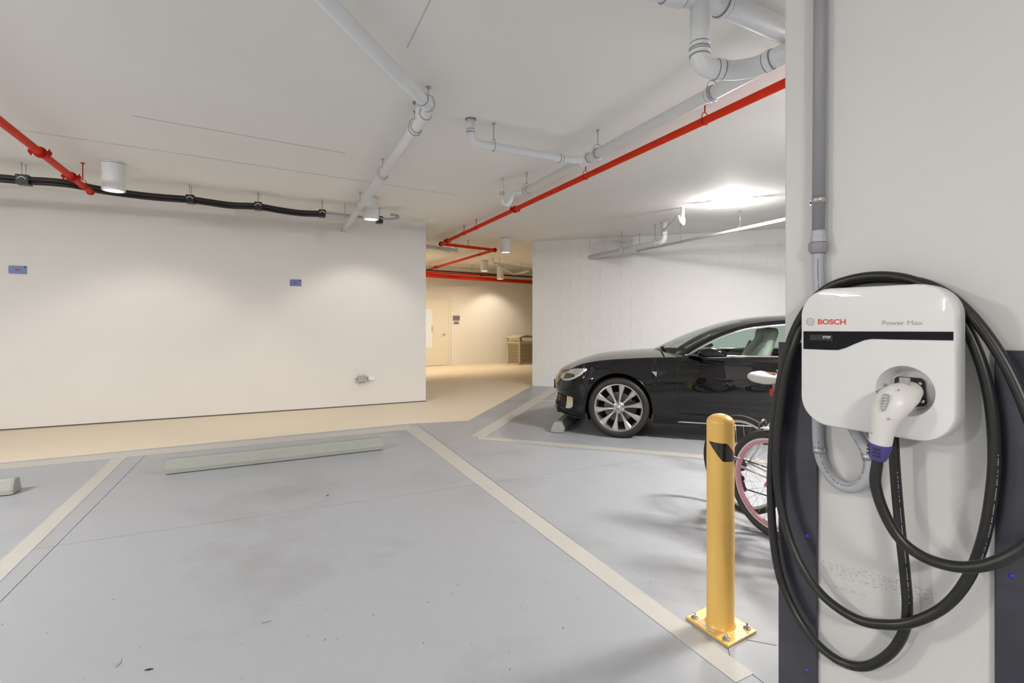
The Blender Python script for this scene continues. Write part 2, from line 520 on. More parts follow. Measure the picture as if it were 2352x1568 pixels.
# enclosure beyond the frame
vwall('wall_rear', Vector((-12.5, -7.0, 0)), Vector((10.5, -7.0, 0)), Vector((0, -1, 0)), 0.2)
vwall('wall_west', Vector((-12.5, -7.0, 0)), Vector((-12.5, W_END.y + 1.0, 0)), Vector((-1, 0, 0)), 0.2)
vwall('wall_east', Vector((10.5, -7.0, 0)), Vector((10.5, R_END.y + 1.0, 0)), Vector((1, 0, 0)), 0.2)
vwall('wall_north_west', Vector((-12.5, W_END.y + 0.6, 0)), W_END + WB * 0.1, Vector((0, 1, 0)), 0.2)
vwall('wall_north_east', R_END + CB * 0.1, Vector((10.5, R_END.y + 0.6, 0)), Vector((0, 1, 0)), 0.2)

ceiling = struct('ceiling', MB().box((-1, 5.5, CEIL + 0.1), 12.5, 13.5, 0.1), M['ceiling'], None, 'flat off-white concrete ceiling with faint form lines')
for a, b in (((40, 297), (1050, 448)), ((305, 266), (795, 352))):
    p, q = at_z(*a, CEIL), at_z(*b, CEIL)
    d = (q - p).normalized(); w = UP.cross(d)
    MB().box((p + q) / 2 - UP * 0.001, (q - p).length / 2, 0.006, 0.0015, d).build('form_line', M['seam'], ceiling)
p, q = at_z(988, 0, CEIL), at_z(935, 110, CEIL)
d = (q - p).normalized()
MB().box((p + q) / 2 - UP * 0.001, (q - p).length / 2, 0.004, 0.0015, d).build('form_line', M['seam'], ceiling)

# floor: cast slabs with sawn joints over a dark filler
floor = struct('floor', MB().box((-1, 5.5, -0.17), 12.5, 13.5, 0.16), M['subfloor'], None, 'blue-grey painted concrete floor with sawn joints')
def ab(p): return p.dot(WA), p.dot(WB)
a1 = sum(ab(at_z(*p))[0] for p in ((10, 1389), (125, 1262), (320, 1048))) / 3
a2 = sum(ab(at_z(*p))[0] for p in ((1000, 1022), (1300, 1222), (1590, 1414))) / 3
b3 = sum(ab(at_z(*p))[1] for p in ((125, 1266), (700, 1172), (1110, 1100))) / 3
sa = a2 - a1
As = [a1 - 4 * sa, a1 - 3 * sa, a1 - 2 * sa, a1 - sa, a1, a2, a2 + sa * 0.9, a2 + 2 * sa, a2 + 3.2 * sa, a2 + 4.6 * sa]
Bs = [b3 - 17, b3 - 12, b3 - 8.4, b3 - 4.2, b3, 19.5]
gap = 0.0025
for i in range(len(As) - 1):
    for j in range(len(Bs) - 1):
        x0, x1, y0, y1 = As[i] + gap, As[i + 1] - gap, Bs[j] + gap, Bs[j + 1] - gap
        ctr = WA * ((x0 + x1) / 2) + WB * ((y0 + y1) / 2) - UP * 0.005
        MB().box(ctr, (x1 - x0) / 2, (y1 - y0) / 2, 0.005, WA, WB).build('slab', M['floor'], floor)
# beige walkway paint along the left wall and into the passage
pl = [at_z(-420, 1104), at_z(0, 1063), at_z(940, 973), at_z(1075, 966)]
edge = [W_END + (pl[1] - at_z(0, 994)) * 1.0, pl[1], pl[2], pl[3], RC, FR, FL, WC, W_END]
edge[0] = W_END - WB * 0.42
mb = MB().prism([p + UP * 0.0004 for p in edge], UP * 0.0011)
struct('floor_walkway', mb, M['beige'], None, 'beige painted walkway along the left wall into the passage')

STRIPES = [0]
def stripe(px):
    STRIPES[0] += 1                      # coats of line paint overlap at the corners
    pts = [at_z(*p) for p in px]
    pts = [Vector((p.x, p.y, 0.0006)) for p in pts]
    return MB().prism(pts, UP * (0.0014 + 0.0002 * STRIPES[0])).build('stripe', M['stripe'], floor)
stripe([(930, 986), (962, 981), (1731, 1547), (1690, 1568)])
stripe([(258, 1054), (291, 1050), (-330, 1660), (-330, 1590)])
stripe([(-900, 1151), (-900, 1166), (948, 986), (940, 977)])
stripe([(1080, 1003), (1115, 1003), (1275, 900), (1275, 884)])
stripe([(1098, 1002), (1098, 1009), (2300, 1111), (2300, 1101)])
stripe([(1236, 918), (1236, 922), (1340, 927), (1340, 923)])
# thin dark joint at the foot of the left wall and the passage wall
g1 = MB().prism([W_END - WB * 0.004, WC - WB * 0.004, WC + WB * 0.01, W_END + WB * 0.01], UP * 0.018).build('baseboard_left', M['dark_gap'])
tag(g1, 'thin dark joint at the foot of the left wall', kind='structure')
# sawn cracks near the bollard
for a, b in (((1672, 1488), (1692, 1568)), ((1715, 1469), (1784, 1482))):
    p, q = at_z(*a), at_z(*b)
    d = (q - p).normalized()
    MB().box((p + q) / 2 + UP * 0.0002, (q - p).length / 2, 0.0017, 0.0005, d).build('joint', M['subfloor'], floor)

# ------------------------------------------------------------------ column with its corner guards
kp = on_plane(1839, 800, Vector((0.9029, 1.58, 0)), KN)          # left edge of the charger's front
FRONT0 = Vector((0.9029, 1.58, 0))
DEPTH = 0.14
WALL0 = FRONT0 - KN * DEPTH
def kpt(x, y, d=0.0):
    """pixel -> point at the distance d in front of the column face"""
    return on_plane(x, y, WALL0 + KN * d, KN)
KL = kpt(1802.0, 900); KL.z = 0
KRs = kpt(2287, 1200); KRs.z = 0                                  # left edge of the right guard's flange
FLANGE = 0.115
KR = KRs + KU * FLANGE
KW = (KR - KL).length
def ku(p): return (p - KL).dot(KU)
_s0, _s1 = kpt(1890, 1300), kpt(2150, 1372)
_t0, _t1 = kpt(1888, 1338), kpt(1990, 1358)
SC = [ku(_s0), ku(_s1), _s0.z, (_s0.z - _s1.z) / (ku(_s1) - ku(_s0)), ku(_t0), ku(_t1), _t0.z]
M['column'] = scuffed_wall('scuffed_column_paint')
colu = D.objects.new('column', None)
me = MB().box((KW / 2, 0.3, CEIL / 2), KW / 2, 0.3, CEIL / 2)
column = me.build('column', M['column'], None, origin=(0, 0, 0))
D.objects.remove(colu)
column.name = 'column'
column.location = KL
column.rotation_euler = (0, 0, math.atan2(KU.y, KU.x))
ORG['column'] = KL
tag(column, 'white painted concrete column carrying the charger', 'column', kind='structure')
mod = column.modifiers.new('bevel', 'BEVEL'); mod.width = 0.006; mod.segments = 2
GH = 1.37 - (785 - HY) / FPX * KL.y
def guard(corner, sgn, label, zs):
    """L-shaped plate round a column corner; sgn +1: flange runs along +KU from the left corner"""
    t = thing('corner_guard', (corner.x, corner.y, 0), label, 'corner guard', 'corner guards on the column')
    a = KU * sgn; n = KN; th = 0.012; o = 0.016
    c0 = corner - a * o
    poly = [c0 + n * th, corner + a * FLANGE + n * th, corner + a * FLANGE + n * 0.0005, corner - a * 0.0005 + n * 0.0005,
            corner - a * 0.0005 - n * 0.14, c0 - n * 0.14]
    MB().prism(poly, UP * GH).build('plate', M['guard'], t, bevel=0.003)
    for z in zs:
        p = corner + a * (FLANGE * 0.72) + n * (th + 0.001) + UP * z
        MB().lathe([(0, 0.003), (0.0045, 0.0025), (0.006, 0.0)], p - n * 0.001, n, 12).build('screw', M['blue_cap'], t)
    return t
guard(KL, 1, 'dark blue-grey corner guard on the column edge beside the bollard', (0.2, 0.65))
guard(KR, -1, 'dark blue-grey corner guard on the column edge at the right of the charger', (0.28, 0.73, 1.255))

# ------------------------------------------------------------------ ceiling lamps
def downlight(x, y, label, power, col, group='cylinder downlights on the ceiling', spot=1.66, blend=0.55, r=0.103, h=0.295, aim=28.0):
    c = Vector((x, y, CEIL))
    t = thing('downlight', (x, y, CEIL - h), label, 'lamp', group)
    MB().lathe([(0, 0), (r * 0.95, 0), (r * 0.95, -0.012), (0, -0.012)], c, UP, 32).build('ceiling_plate', M['lamp_body'], t)
    MB().lathe([(r * 0.9, -0.010), (r * 0.9, -0.022)], c, UP, 32).build('shadow_gap', M['lamp_gap'], t)
    MB().lathe([(0, -0.018), (r, -0.018), (r, -h), (r * 0.84, -h), (r * 0.80, -h + 0.02), (0, -h + 0.021)], c, UP, 40).build('can', M['lamp_body'], t, sharp=40)
    MB().lathe([(r * 0.80, -h + 0.012), (r * 0.4, -h + 0.009), (0, -h + 0.008)], c, UP, 32).build('diffuser', M['lamp_glow'], t)
    L = D.lights.new('downlight_beam', 'SPOT')
    L.energy = power; L.color = col; L.spot_size = spot; L.spot_blend = blend; L.shadow_soft_size = 0.05
    lo = D.objects.new('downlight_beam', L); C.objects.link(lo)
    # the optic throws the beam towards the wall beside it
    lo.rotation_euler = Vector((WB.x * math.sin(math.radians(aim)), WB.y * math.sin(math.radians(aim)), -math.cos(math.radians(aim)))).to_track_quat('-Z', 'Y').to_euler()
    lo.location = (0, 0, -0.012); lo.parent = t
    return t
p = at_z(261, 374, CEIL); downlight(p.x, p.y, 'white cylinder downlight between the red pipe and sign 40', DOWN_W, DOWN_COL)
p = at_z(852, 454, CEIL); downlight(p.x, p.y, 'white cylinder downlight near the end of the left wall', DOWN_W, DOWN_COL)
p = at_z(1161, 546, CEIL); downlight(p.x, p.y, 'white cylinder downlight over the passage entrance beside the red elbow', WARM_W * 0.03, WARM_COL, spot=2.0, blend=0.7, aim=0)
p = at_z(1112.5, 598, CEIL); downlight(p.x, p.y, 'cylinder downlight deeper in the passage, behind the red pipe corner', WARM_W * 0.65, WARM_COL, spot=2.3, blend=0.9, aim=24)
q = at_y(1149, 650, 15.25); downlight(q.x, q.y, 'farthest cylinder downlight, in front of the big red pipe', WARM_W * 0.22, (1.0, 0.88, 0.70), spot=1.8, blend=0.6, aim=20, h=0.41)
downlight(-3.1, 12.6, 'added unseen downlight brightening the passage, behind the end of the left wall', WARM_W * 0.95, WARM_COL, spot=2.3, blend=0.8, aim=32)  # unseen lamp added to lift the passage walls and ceiling

def linear_light(ctr, d, length, label, power=LINEAR_W, spill=0.5):
    d = Vector(d).normalized(); w = UP.cross(d)
    c = Vector((ctr[0], ctr[1], CEIL))
    t = thing('linear_light', (c.x, c.y, CEIL - 0.10), label, 'lamp', 'linear ceiling lights')
    def trough(hw, z0, z1, hl, name, mat, taper):
        rows = []
        for s_, k in ((-hl, 0.72), (-hl + 0.04, 1.0), (hl - 0.04, 1.0), (hl, 0.72)):
            rows.append([c + d * s_ + w * (a * hw * k) + UP * z for a, z in ((-1, z0), (1, z0), (taper, z1), (-taper, z1))])
        mb = MB().grid(rows, False, True); mb.face(rows[0]); mb.face(rows[-1])
        return mb.build(name, mat, t)
    trough(0.05, -0.002, -0.055, length / 2, 'housing', M['lamp_body'], 1.0)
    trough(0.052, -0.056, -0.10, length / 2, 'diffuser', M['tube_glow'], 0.7)
    for s_ in (-1, 1):
        MB().box(c + d * (s_ * (length / 2 - 0.08)) + UP * -0.05, 0.012, 0.056, 0.012, d).build('clip', M['steel'], t)
    # most light leaves the lens downwards, some spills sideways and up past the housing
    L = D.lights.new('linear_lamp', 'AREA'); L.shape = 'RECTANGLE'; L.size = length * 0.9; L.size_y = 0.08
    L.energy = power * 0.8; L.color = LINEAR_COL; L.spread = PI
    lo = D.objects.new('linear_lamp', L); C.objects.link(lo)
    lo.location = (0, 0, -0.004); lo.rotation_euler = (0, 0, math.atan2(d.y, d.x)); lo.parent = t
    L = D.lights.new('lamp_spill', 'POINT'); L.energy = power * spill; L.color = LINEAR_COL; L.shadow_soft_size = 0.06
    lo = D.objects.new('lamp_spill', L); C.objects.link(lo)
    lo.location = (0, 0, -0.10); lo.parent = t
    return t
pa, pb = at_z(1626, 476, CEIL - 0.08), at_z(1735, 466, CEIL - 0.08)
linear_light((pa + pb) / 2, pb - pa, (pb - pa).length, 'lit linear ceiling light above the black car', LINEAR_W * 1.05, 0.38)
linear_light((-4.8, 1.4), WA, 1.25, 'linear ceiling light over the parking bays at the left', LINEAR_W * 1.75)
linear_light((0.6, -3.0), WA, 1.25, 'added unseen linear fill light behind the camera', LINEAR_W * 2.0)  # fill lamp added behind the camera, never in view
linear_light((-6.5, -2.6), WA, 1.25, 'added unseen linear fill light over the far left bays', LINEAR_W * 2.4)  # another added fill lamp out of view, brightens the room from the left
linear_light((3.4, 3.5), CA, 1.25, 'linear ceiling light over the bicycles, hidden by the column', LINEAR_W * 2.5)

# ------------------------------------------------------------------ pipes
def hanger(parent, p, r, top=CEIL, mat='rod', ring='steel', d=None):
    """threaded rod from the ceiling with a pear-shaped loop round the pipe"""
    p = Vector(p)
    d = Vector(d).normalized() if d else WB
    side = UP.cross(d).normalized()
    mb = MB().rod(p + UP * (r + 0.035), Vector((p.x, p.y, top - 0.0005)), 0.005, 6)
    mb.box((p.x, p.y, top - 0.004), 0.014, 0.014, 0.0035)
    loop = []
    for k in range(25):
        a = 2 * PI * k / 24
        rr = r + 0.004 + (0.028 * max(0, math.cos(a)) ** 3)
        loop.append(p + side * (rr * math.sin(a)) + UP * (rr * math.cos(a)))
    mb.sweep(loop, 0.0035, 5, False)
    return mb.build('hanger', M[ring], parent)
def joint_ring(parent, p, d, r, name='coupling', mat='pvc', half=0.03, grow=0.006, rings=True):
    d = Vector(d).normalized(); p = Vector(p)
    mb = MB().lathe([(r, -half - 0.002), (r + grow, -half), (r + grow, half), (r, half + 0.002)], p, d, 24)
    o = mb.build(name, M[mat], parent, sharp=40)
    if rings:
        for s_ in (-1, 1):
            MB().lathe([(r + 0.0003, -0.0016), (r + grow * 0.6, -0.0016), (r + grow * 0.6, 0.0016), (r + 0.0003, 0.0016)], p + d * (s_ * (half + 0.004)), d, 24).build('joint_line', M['pvc_ring'], o)
    return o
def grooved(parent, p, d, r):
    """bolted grooved coupling of a sprinkler pipe"""
    d = Vector(d).normalized(); p = Vector(p); side = UP.cross(d).normalized(); up = d.cross(side)
    mb = MB().lathe([(r, -0.028), (r + 0.014, -0.026), (r + 0.018, 0), (r + 0.014, 0.026), (r, 0.028)], p, d, 20)
    for s_ in (-1, 1):
        mb.box(p + side * (s_ * (r + 0.026)), 0.018, 0.018, 0.014, d, side)
        mb.rod(p + side * (s_ * (r + 0.03)) - up * 0.032, p + side * (s_ * (r + 0.03)) + up * 0.032, 0.007, 6)
    return mb.build('coupling', M['red_dark'], parent)
def pipe_thing(name, label, cat, pts, r, mat, bend=0.0, seg=18, part='pipe', group=None):
    P = fillet(pts, bend) if bend else [Vector(p) for p in pts]
    b = min(P, key=lambda v: v.z)
    t = thing(name, b, label, cat, group)
    MB().sweep(P, r, seg).build(part, M[mat], t)
    return t

# drain that comes from above the camera, turns and runs into the left wall
r1 = 0.043
e = at_z(988, 247, 2.895)
s0 = at_z(690, -62, 2.905); s0 = s0 + (s0 - e).normalized() * 3.2
pts = [s0, e, at_z(950, 305, 2.86), at_z(875, 408, 2.79), at_z(825, 475, 2.785)]
wl = on_plane(790, 527, WC, WB)
pts.append(wl + WB * 0.05)
dA = (pts[1] - pts[0]).normalized(); dB = (pts[-1] - pts[1]).normalized()
t = pipe_thing('drain_pipe', 'long pale drain pipe turning at an elbow and running into the left wall', 'pipe', [pts[0], pts[1], pts[-1]], r1, 'pvc', 0.10)
def along(a, b, px):
    """point of the line a-b that shows in image column px"""
    k = (px - CX) / FPX
    d = b - a
    u = (k * a.y - a.x) / (d.x - k * d.y)
    return a + d * u
joint_ring(t, along(pts[0], pts[1], 972), dA, r1, half=0.012)
for px, hf in ((975, 0.03), (952, 0.055), (880, 0.012)):
    joint_ring(t, along(pts[1], pts[-1], px), dB, r1, half=hf)
for px in (953, 879, 827):
    hanger(t, along(pts[1], pts[-1], px), r1 + 0.006, d=dB)
hanger(t, along(pts[0], pts[1], 984), r1, d=dA)
MB().lathe([(r1 + 0.001, -0.004), (r1 + 0.018, -0.004), (r1 + 0.018, 0), (r1 + 0.001, 0)], wl, WB, 20).build('wall_collar', M['pvc'], t)
up0 = along(pts[1], pts[-1], 966)
MB().rod(up0, Vector((up0.x, up0.y, CEIL)), r1 * 0.95, 18).build('riser', M['pvc'], t)
MB().lathe([(r1 + 0.002, -0.004), (r1 + 0.016, -0.004), (r1 + 0.016, 0)], (up0.x, up0.y, CEIL), UP, 20).build('ceiling_ring', M['pvc_ring'], t)

# main white drain over the bays, its branches and trap
r3 = 0.044
m0, m1 = at_z(1206, 440, 2.83), at_z(1900, 76, 2.815)
dM = (m1 - m0).normalized()
m1 = m1 + dM * 3.5
t = pipe_thing('drain_pipe', 'white main drain pipe running above the red sprinkler pipe', 'pipe', [m0, m1], r3, 'pvc')
for px, hf in ((1212, 0.02), (1345, 0.06), (1372, 0.01), (1634, 0.02)):
    joint_ring(t, along(m0, m1, px), dM, r3, half=hf)
for px in (1210, 1373, 1637):
    hanger(t, along(m0, m1, px), r3 + 0.006, d=dM)
br = 0.033
c0 = at_z(1081, 273, CEIL)
bj = along(m0, m1, 1335)
bend = Vector((c0.x, c0.y, 2.835))
bpts = [c0, bend, along(m0, m1, 1288) - UP.cross(dM) * 0.10, bj]
bpts[2] = bend + (bj - bend) * 0.86 - dM * 0.0
MB().sweep(fillet([c0, bend, bj - (bj - bend).normalized() * 0.10, bj + dM * 0.10], 0.10), br, 18).build('branch', M['pvc'], t)
dB2 = (bj - bend).normalized()
joint_ring(t, Vector((c0.x, c0.y, 2.93)), UP, br, half=0.008)
joint_ring(t, bend + dB2 * ((bj - bend).length * 0.80), dB2, br, half=0.01)
MB().lathe([(br + 0.002, -0.004), (br + 0.012, -0.006), (br + 0.012, 0)], c0, UP, 20).build('ceiling_ring', M['pvc_ring'], t)
hanger(t, along(bend, bj, 1134), br, d=dB2)
tr = at_z(1153, 409, CEIL); rt = 0.025
tl = Vector((tr.x, tr.y, 2.79))
ty = tr.y
MB().sweep(fillet([tr, at_y(1153, 452, ty), at_y(1155, 466, ty), at_y(1166, 472, ty - 0.02), at_y(1174, 458, ty - 0.05), at_y(1176, 444, ty - 0.07), at_y(1188, 441, ty - 0.10), m0 + dM * 0.02], 0.05), rt, 14).build('trap', M['pvc'], t)
for a in (0.06,):
    joint_ring(t, tl + UP * a, UP, rt, half=0.008)
MB().lathe([(rt + 0.001, -0.004), (rt + 0.02, -0.004), (rt + 0.02, 0)], tr, UP, 16).build('ceiling_flange', M['pvc'], t)

# big drain with a drop and sweep at the top right
r4 = 0.057
q1, q2 = at_z(1640, 2, 2.93), at_z(1840, 90, 2.93)
q0 = q1 + (Vector((0.60, 2.34, 2.93)) - q1).normalized() * 3.4; q2 = q2 + (q2 - q1).normalized() * 0.9
t = pipe_thing('drain_pipe', 'thick white drain pipe across the ceiling corner beside the column', 'pipe', [q0, q1, q2], r4, 'pvc', 0.08)
dQ = (q2 - q1).normalized()
joint_ring(t, along(q1, q2, 1660), dQ, r4, half=0.012, grow=0.008)
joint_ring(t, along(q0, q1, 1548), (q1 - q0), r4, half=0.05, grow=0.008)
r5 = 0.045
d0 = at_z(1607, -8, 2.93)
dz = 2.585
pts5 = [d0, Vector((d0.x, d0.y, dz)), at_z(1690, 163, dz), at_z(1745, 151, dz + 0.01), at_z(1840, 104, dz + 0.02)]
pts5.append(pts5[-1] + Vector((0.848, 0.53, 0.02)) * 0.9)
MB().sweep(fillet(pts5, 0.075, 8), r5, 20).build('drop', M['pvc'], t)
for zz in (2.69, 2.655): joint_ring(t, (d0.x, d0.y, zz - 0.0), UP, r5, half=0.008, grow=0.005)
d5 = (pts5[2] - pts5[1]).normalized()
joint_ring(t, pts5[1] + d5 * 0.10, d5, r5, half=0.012, grow=0.005)
d6 = (pts5[4] - pts5[3]).normalized()
joint_ring(t, along(pts5[3], pts5[4], 1768), d6, r5, half=0.014, grow=0.005)

# red sprinkler pipes
rr = 0.030
s0, s1 = at_z(1850, 169, 2.90), at_z(1013, 560, 2.90)
s0 = s0 + (s0 - s1).normalized() * 4.5
s2, s3 = at_z(1136, 574, 2.88), at_z(960, 626, 2.88)
t = pipe_thing('sprinkler_pipe', 'long red sprinkler pipe zigzagging from the column into the passage', 'pipe', [s0, s1, s2, s3], rr, 'red', 0.035)
dS = (s1 - s0).normalized()
for px in (1183, 1028): grooved(t, along(s0, s1, px), dS, rr)
for px in (1619, 1345, 1066, 1094): hanger(t, along(s0, s1, px), rr, ring='red_dark', d=dS)
dT = (s2 - s1).normalized()
grooved(t, s1, dT, rr); grooved(t, s2, dT, rr)
hanger(t, along(s1, s2, 1075), rr, ring='red_dark', d=dT)
dU = (s3 - s2).normalized()
hanger(t, along(s2, s3, 1103), rr, ring='red_dark', d=dU); grooved(t, along(s2, s3, 1003), dU, rr)
# left red pipe
l0 = at_z(-60, 231, 2.80)
lw = at_z(208, 440, 2.79)
l0 = l0 + (l0 - lw).normalized() * 3.5
t = pipe_thing('sprinkler_pipe', 'short red sprinkler pipe in the upper left corner above sign 40', 'pipe', [l0, lw], rr, 'red')
dL = (lw - l0).normalized()
grooved(t, along(l0, lw, 92), dL, rr)
grooved(t, along(l0, lw, 164), dL, rr)
hanger(t, along(l0, lw, 190), rr, ring='red_dark', d=dL)
MB().lathe([(0, 0.0), (rr + 0.006, 0.0), (rr + 0.008, -0.03), (rr + 0.001, -0.032)], lw + dL * 0.012, dL, 18).build('end_cap', M['red_dark'], t)
# passage pipes in front of the end wall
a, b = at_z(960, 630.5, 2.62), at_z(1228, 648.2, 2.62)
t = pipe_thing('sprinkler_pipe', 'thick red main across the passage under the ceiling', 'pipe', [a, b], 0.058, 'red')
a, b = at_z(960, 619, 2.80), at_z(1240, 637, 2.80)
t = pipe_thing('service_pipe', 'thin dark brown pipe across the passage above the thick red main', 'pipe', [a, b], 0.026, 'brown')
hanger(t, along(a, b, 1084), 0.026, d=(b - a)); hanger(t, along(a, b, 1131), 0.026, d=(b - a))
a, b = at_z(960, 624, 2.74), at_z(1142, 634, 2.74)
t = pipe_thing('sprinkler_pipe', 'thin red pipe between the brown pipe and the thick red main', 'pipe', [a, b], 0.022, 'red')
grooved(t, along(a, b, 1106), (b - a), 0.022)
# white drains in the passage
a, b = at_z(955, 563, 2.88), at_z(1034, 573, 2.88)
t = pipe_thing('drain_pipe', 'short white drain pipe behind the red pipe corner at the passage mouth', 'pipe', [a, b, at_z(1052, 577, 2.84)], 0.04, 'pvc', 0.04)
joint_ring(t, along(a, b, 1000), (b - a), 0.04, half=0.02); joint_ring(t, along(a, b, 1030), (b - a), 0.04, half=0.02)
hanger(t, along(a, b, 1047), 0.04, d=(b - a))
MB().rod(along(a, b, 1004), along(a, b, 1004) + Vector((0.28, -0.15, -0.09)), 0.032, 14).build('branch', M['pvc'], t)
a, b = at_z(1131, 603, 2.9), at_z(1240, 622, 2.9)
t = pipe_thing('drain_pipe', 'thin pale drain pipe high in the passage beside the right wall', 'pipe', [a + UP * 0.12, a, b], 0.028, 'pvc', 0.05)
hanger(t, along(a, b, 1147), 0.028, d=(b - a)); hanger(t, along(a, b, 1197), 0.028, d=(b - a))
a, b = at_z(1155, 616, 2.86), at_z(1180, 630, 2.84)
t = pipe_thing('drain_pipe', 'small angled drain fitting beyond the farthest downlight', 'pipe', [a, b, at_z(1215, 622, 2.86)], 0.03, 'pvc', 0.05)

# drains by the block wall
rw = 0.047
w0 = on_plane(1358, 590, RC, CB); w1 = at_z(1428, 575, 2.71); w2 = at_z(1517, 556, 2.71)
w3 = at_z(1526, 511, CEIL)
w2 = Vector((w3.x, w3.y, 2.71))
t = pipe_thing('drain_pipe', 'white drain pipe entering the block wall with an upright bend', 'pipe', [w0 + (w0 - w2).normalized() * 0.05, w2, w3], rw, 'pvc', 0.11)
dW = (w2 - w0).normalized()
for px in (1428, 1505): hanger(t, along(w0, w2, px), rw, d=dW)
joint_ring(t, along(w0, w2, 1430), dW, rw, half=0.03); joint_ring(t, along(w0, w2, 1507), dW, rw, half=0.02)
joint_ring(t, (w3.x, w3.y, 2.84), UP, rw, half=0.02)
MB().lathe([(rw + 0.001, -0.005), (rw + 0.028, -0.005), (rw + 0.028, 0)], w3, UP, 20).build('ceiling_flange', M['pvc'], t)
st = at_z(1568, 476, CEIL)
sb = Vector((st.x, st.y, 2.86))
MB().sweep(fillet([Vector((w3.x, w3.y, 2.90)), at_z(1557, 496, 2.90), at_z(1560, 505, 2.80), Vector((st.x, st.y, 2.79)), st], 0.05), 0.027, 14).build('branch', M['pvc'], t)
MB().lathe([(0.028, 0), (0.038, -0.02), (0.038, -0.07), (0.025, -0.11), (0.0, -0.12)], sb + UP * 0.02, UP, 18).build('trap', M['pvc'], t)
MB().lathe([(0.028, -0.004), (0.05, -0.004), (0.05, 0)], st, UP, 16).build('ceiling_flange', M['pvc'], t)
a, b = at_z(1463, 577, 2.70), at_z(1880, 487, 2.775)
b = b + (b - a).normalized() * 3.0
t = pipe_thing('drain_pipe', 'thin white pipe running along the block wall under the lit lamp', 'pipe', [a, b], 0.025, 'pvc')
for px in (1469, 1563, 1700): hanger(t, along(a, b, px), 0.025, d=(b - a))

# ------------------------------------------------------------------ black cable run along the left wall
def cab(px, py, z=2.865): return at_z(px, py, z)
spans = [(-70, 400), (0, 405), (53, 410), (110, 413), (165, 419), (230, 432), (290, 441), (360, 449), (437, 455), (480, 461), (530, 468), (593, 471), (640, 479), (690, 486), (740, 488)]
t = thing('cable_run', cab(400, 452), 'black twin cable hung from brackets under the ceiling along the left wall', 'cable')
def hgt(px): return 2.87
cp = [cab(*s_) for s_ in spans]
cp = [cp[0] - WA * 3.0, cp[0] - WA * 1.5 - UP * 0.02] + cp
mb = MB()
mb.sweep(catmull(cp, 5), 0.024, 10)
mb.build('cable', M['black_cable'], t)
MB().sweep(catmull([p_ + WB * 0.03 - UP * 0.034 for p_ in cp], 5), 0.023, 10).build('cable', M['black_cable'], t)
for px, py, s_ in ((53, 410, 1.25), (437, 455, 1.0), (593, 471, 1.0), (740, 488, 1.0), (872, 503, 1.0)):
    c_ = cab(px, py)
    o = MB().box(c_ + WB * 0.02 - UP * 0.012, 0.045 * s_, 0.055, 0.050, WA, WB).build('bracket', M['black_plastic'], t, bevel=0.006)
    mb = MB()
    for dd in (-0.02, 0.05):
        pp = c_ + WB * dd + WA * (0.006 if dd > 0 else -0.004)
        mb.rod(pp - UP * 0.06, Vector((pp.x, pp.y, CEIL)), 0.004, 6)
    mb.build('rod', M['steel'], o)
    MB().sweep(catmull([c_ - WB * 0.038 + WA * (0.035 * math.sin(k)) + UP * (0.012 * math.cos(2 * k)) for k in (-1.4, -0.7, 0, 0.7, 1.4)], 4), 0.005, 6).build('buckle', M['scrap'], o)
gp = [cab(742, 488), cab(790, 494), cab(850, 501), cab(895, 503, 2.87), cab(914, 500, 2.89), cab(911, 495, 2.93), cab(898, 493, 2.97)]
MB().sweep(catmull(gp, 6), 0.020, 10).build('grey_conduit', M['light_conduit'], t)
MB().sweep(catmull([p_ + WB * 0.045 + UP * 0.01 for p_ in gp[:4]], 6), 0.016, 10).build('grey_conduit', M['light_conduit'], t)
pp = cab(792, 494)
MB().rod(pp - UP * 0.05, Vector((pp.x, pp.y, CEIL)), 0.004, 6).build('rod', M['steel'], t)

# ------------------------------------------------------------------ things on the left wall
def wpt(x, y, d=0.0): return on_plane(x, y, WC - WB * d, WB)
def plaque(x0, y0, x1, y1, s_, label, lm):
    a, b = wpt(x0, (y0 + y1) / 2), wpt(x1, (y0 + y1) / 2)
    zc = a.z; hh = (wpt((x0 + x1) / 2, y0).z - wpt((x0 + x1) / 2, y1).z) / 2
    c = (a + b) / 2; hw = (b - a).length / 2
    c.z = (wpt((x0 + x1) / 2, y0).z + wpt((x0 + x1) / 2, y1).z) / 2
    t = thing('bay_sign', c - UP * hh, label, 'sign', 'blue bay number signs')
    pts = []
    n = 8
    for k in range(n + 1):
        f = -1 + 2 * k / n
        pts.append(c + WA * (hw * f) + UP * (hh * (0.93 + 0.07 * (1 - f * f))))
    pts = [c - WA * hw - UP * hh] + pts + [c + WA * hw - UP * hh * 1.04]
    MB().prism([p_ - WB * 0.0005 for p_ in pts], -WB * 0.006).build('plate', M['sign_blue'], t)
    text(s_, hh * 0.85, c - WB * 0.0068 - UP * hh * 0.04, WA, UP, lm, t, bold=0.02, stretch=1.25)
    MB().lathe([(0.0, 0.001), (0.012, 0.0005), (0.013, 0)], c + WA * (hw * 0.80) + UP * (hh * 0.72) - WB * 0.0066, -WB, 12).build('emblem', M['letter_navy'], t)
    return t
plaque(20, 610, 62, 628.5, '40', 'blue bay sign numbered 40 at the left', M['letter_dark'])
plaque(666, 641.5, 692, 656.5, '41', 'blue bay sign numbered 41 in the middle of the wall', M['letter_navy'])
ob = wpt(831, 870); 
t = thing('outlet_box', ob - UP * 0.05, 'grey metal outlet box with a white box beside it, low on the left wall', 'outlet box')
px = (wpt(831 + 10, 870) - wpt(831, 870)).length / 10
MB().box(ob - WB * 0.035 + UP * 0.0, 0.5 * 20 * px, 0.034, 0.042, WA, WB).build('box', M['steel'], t, bevel=0.004)
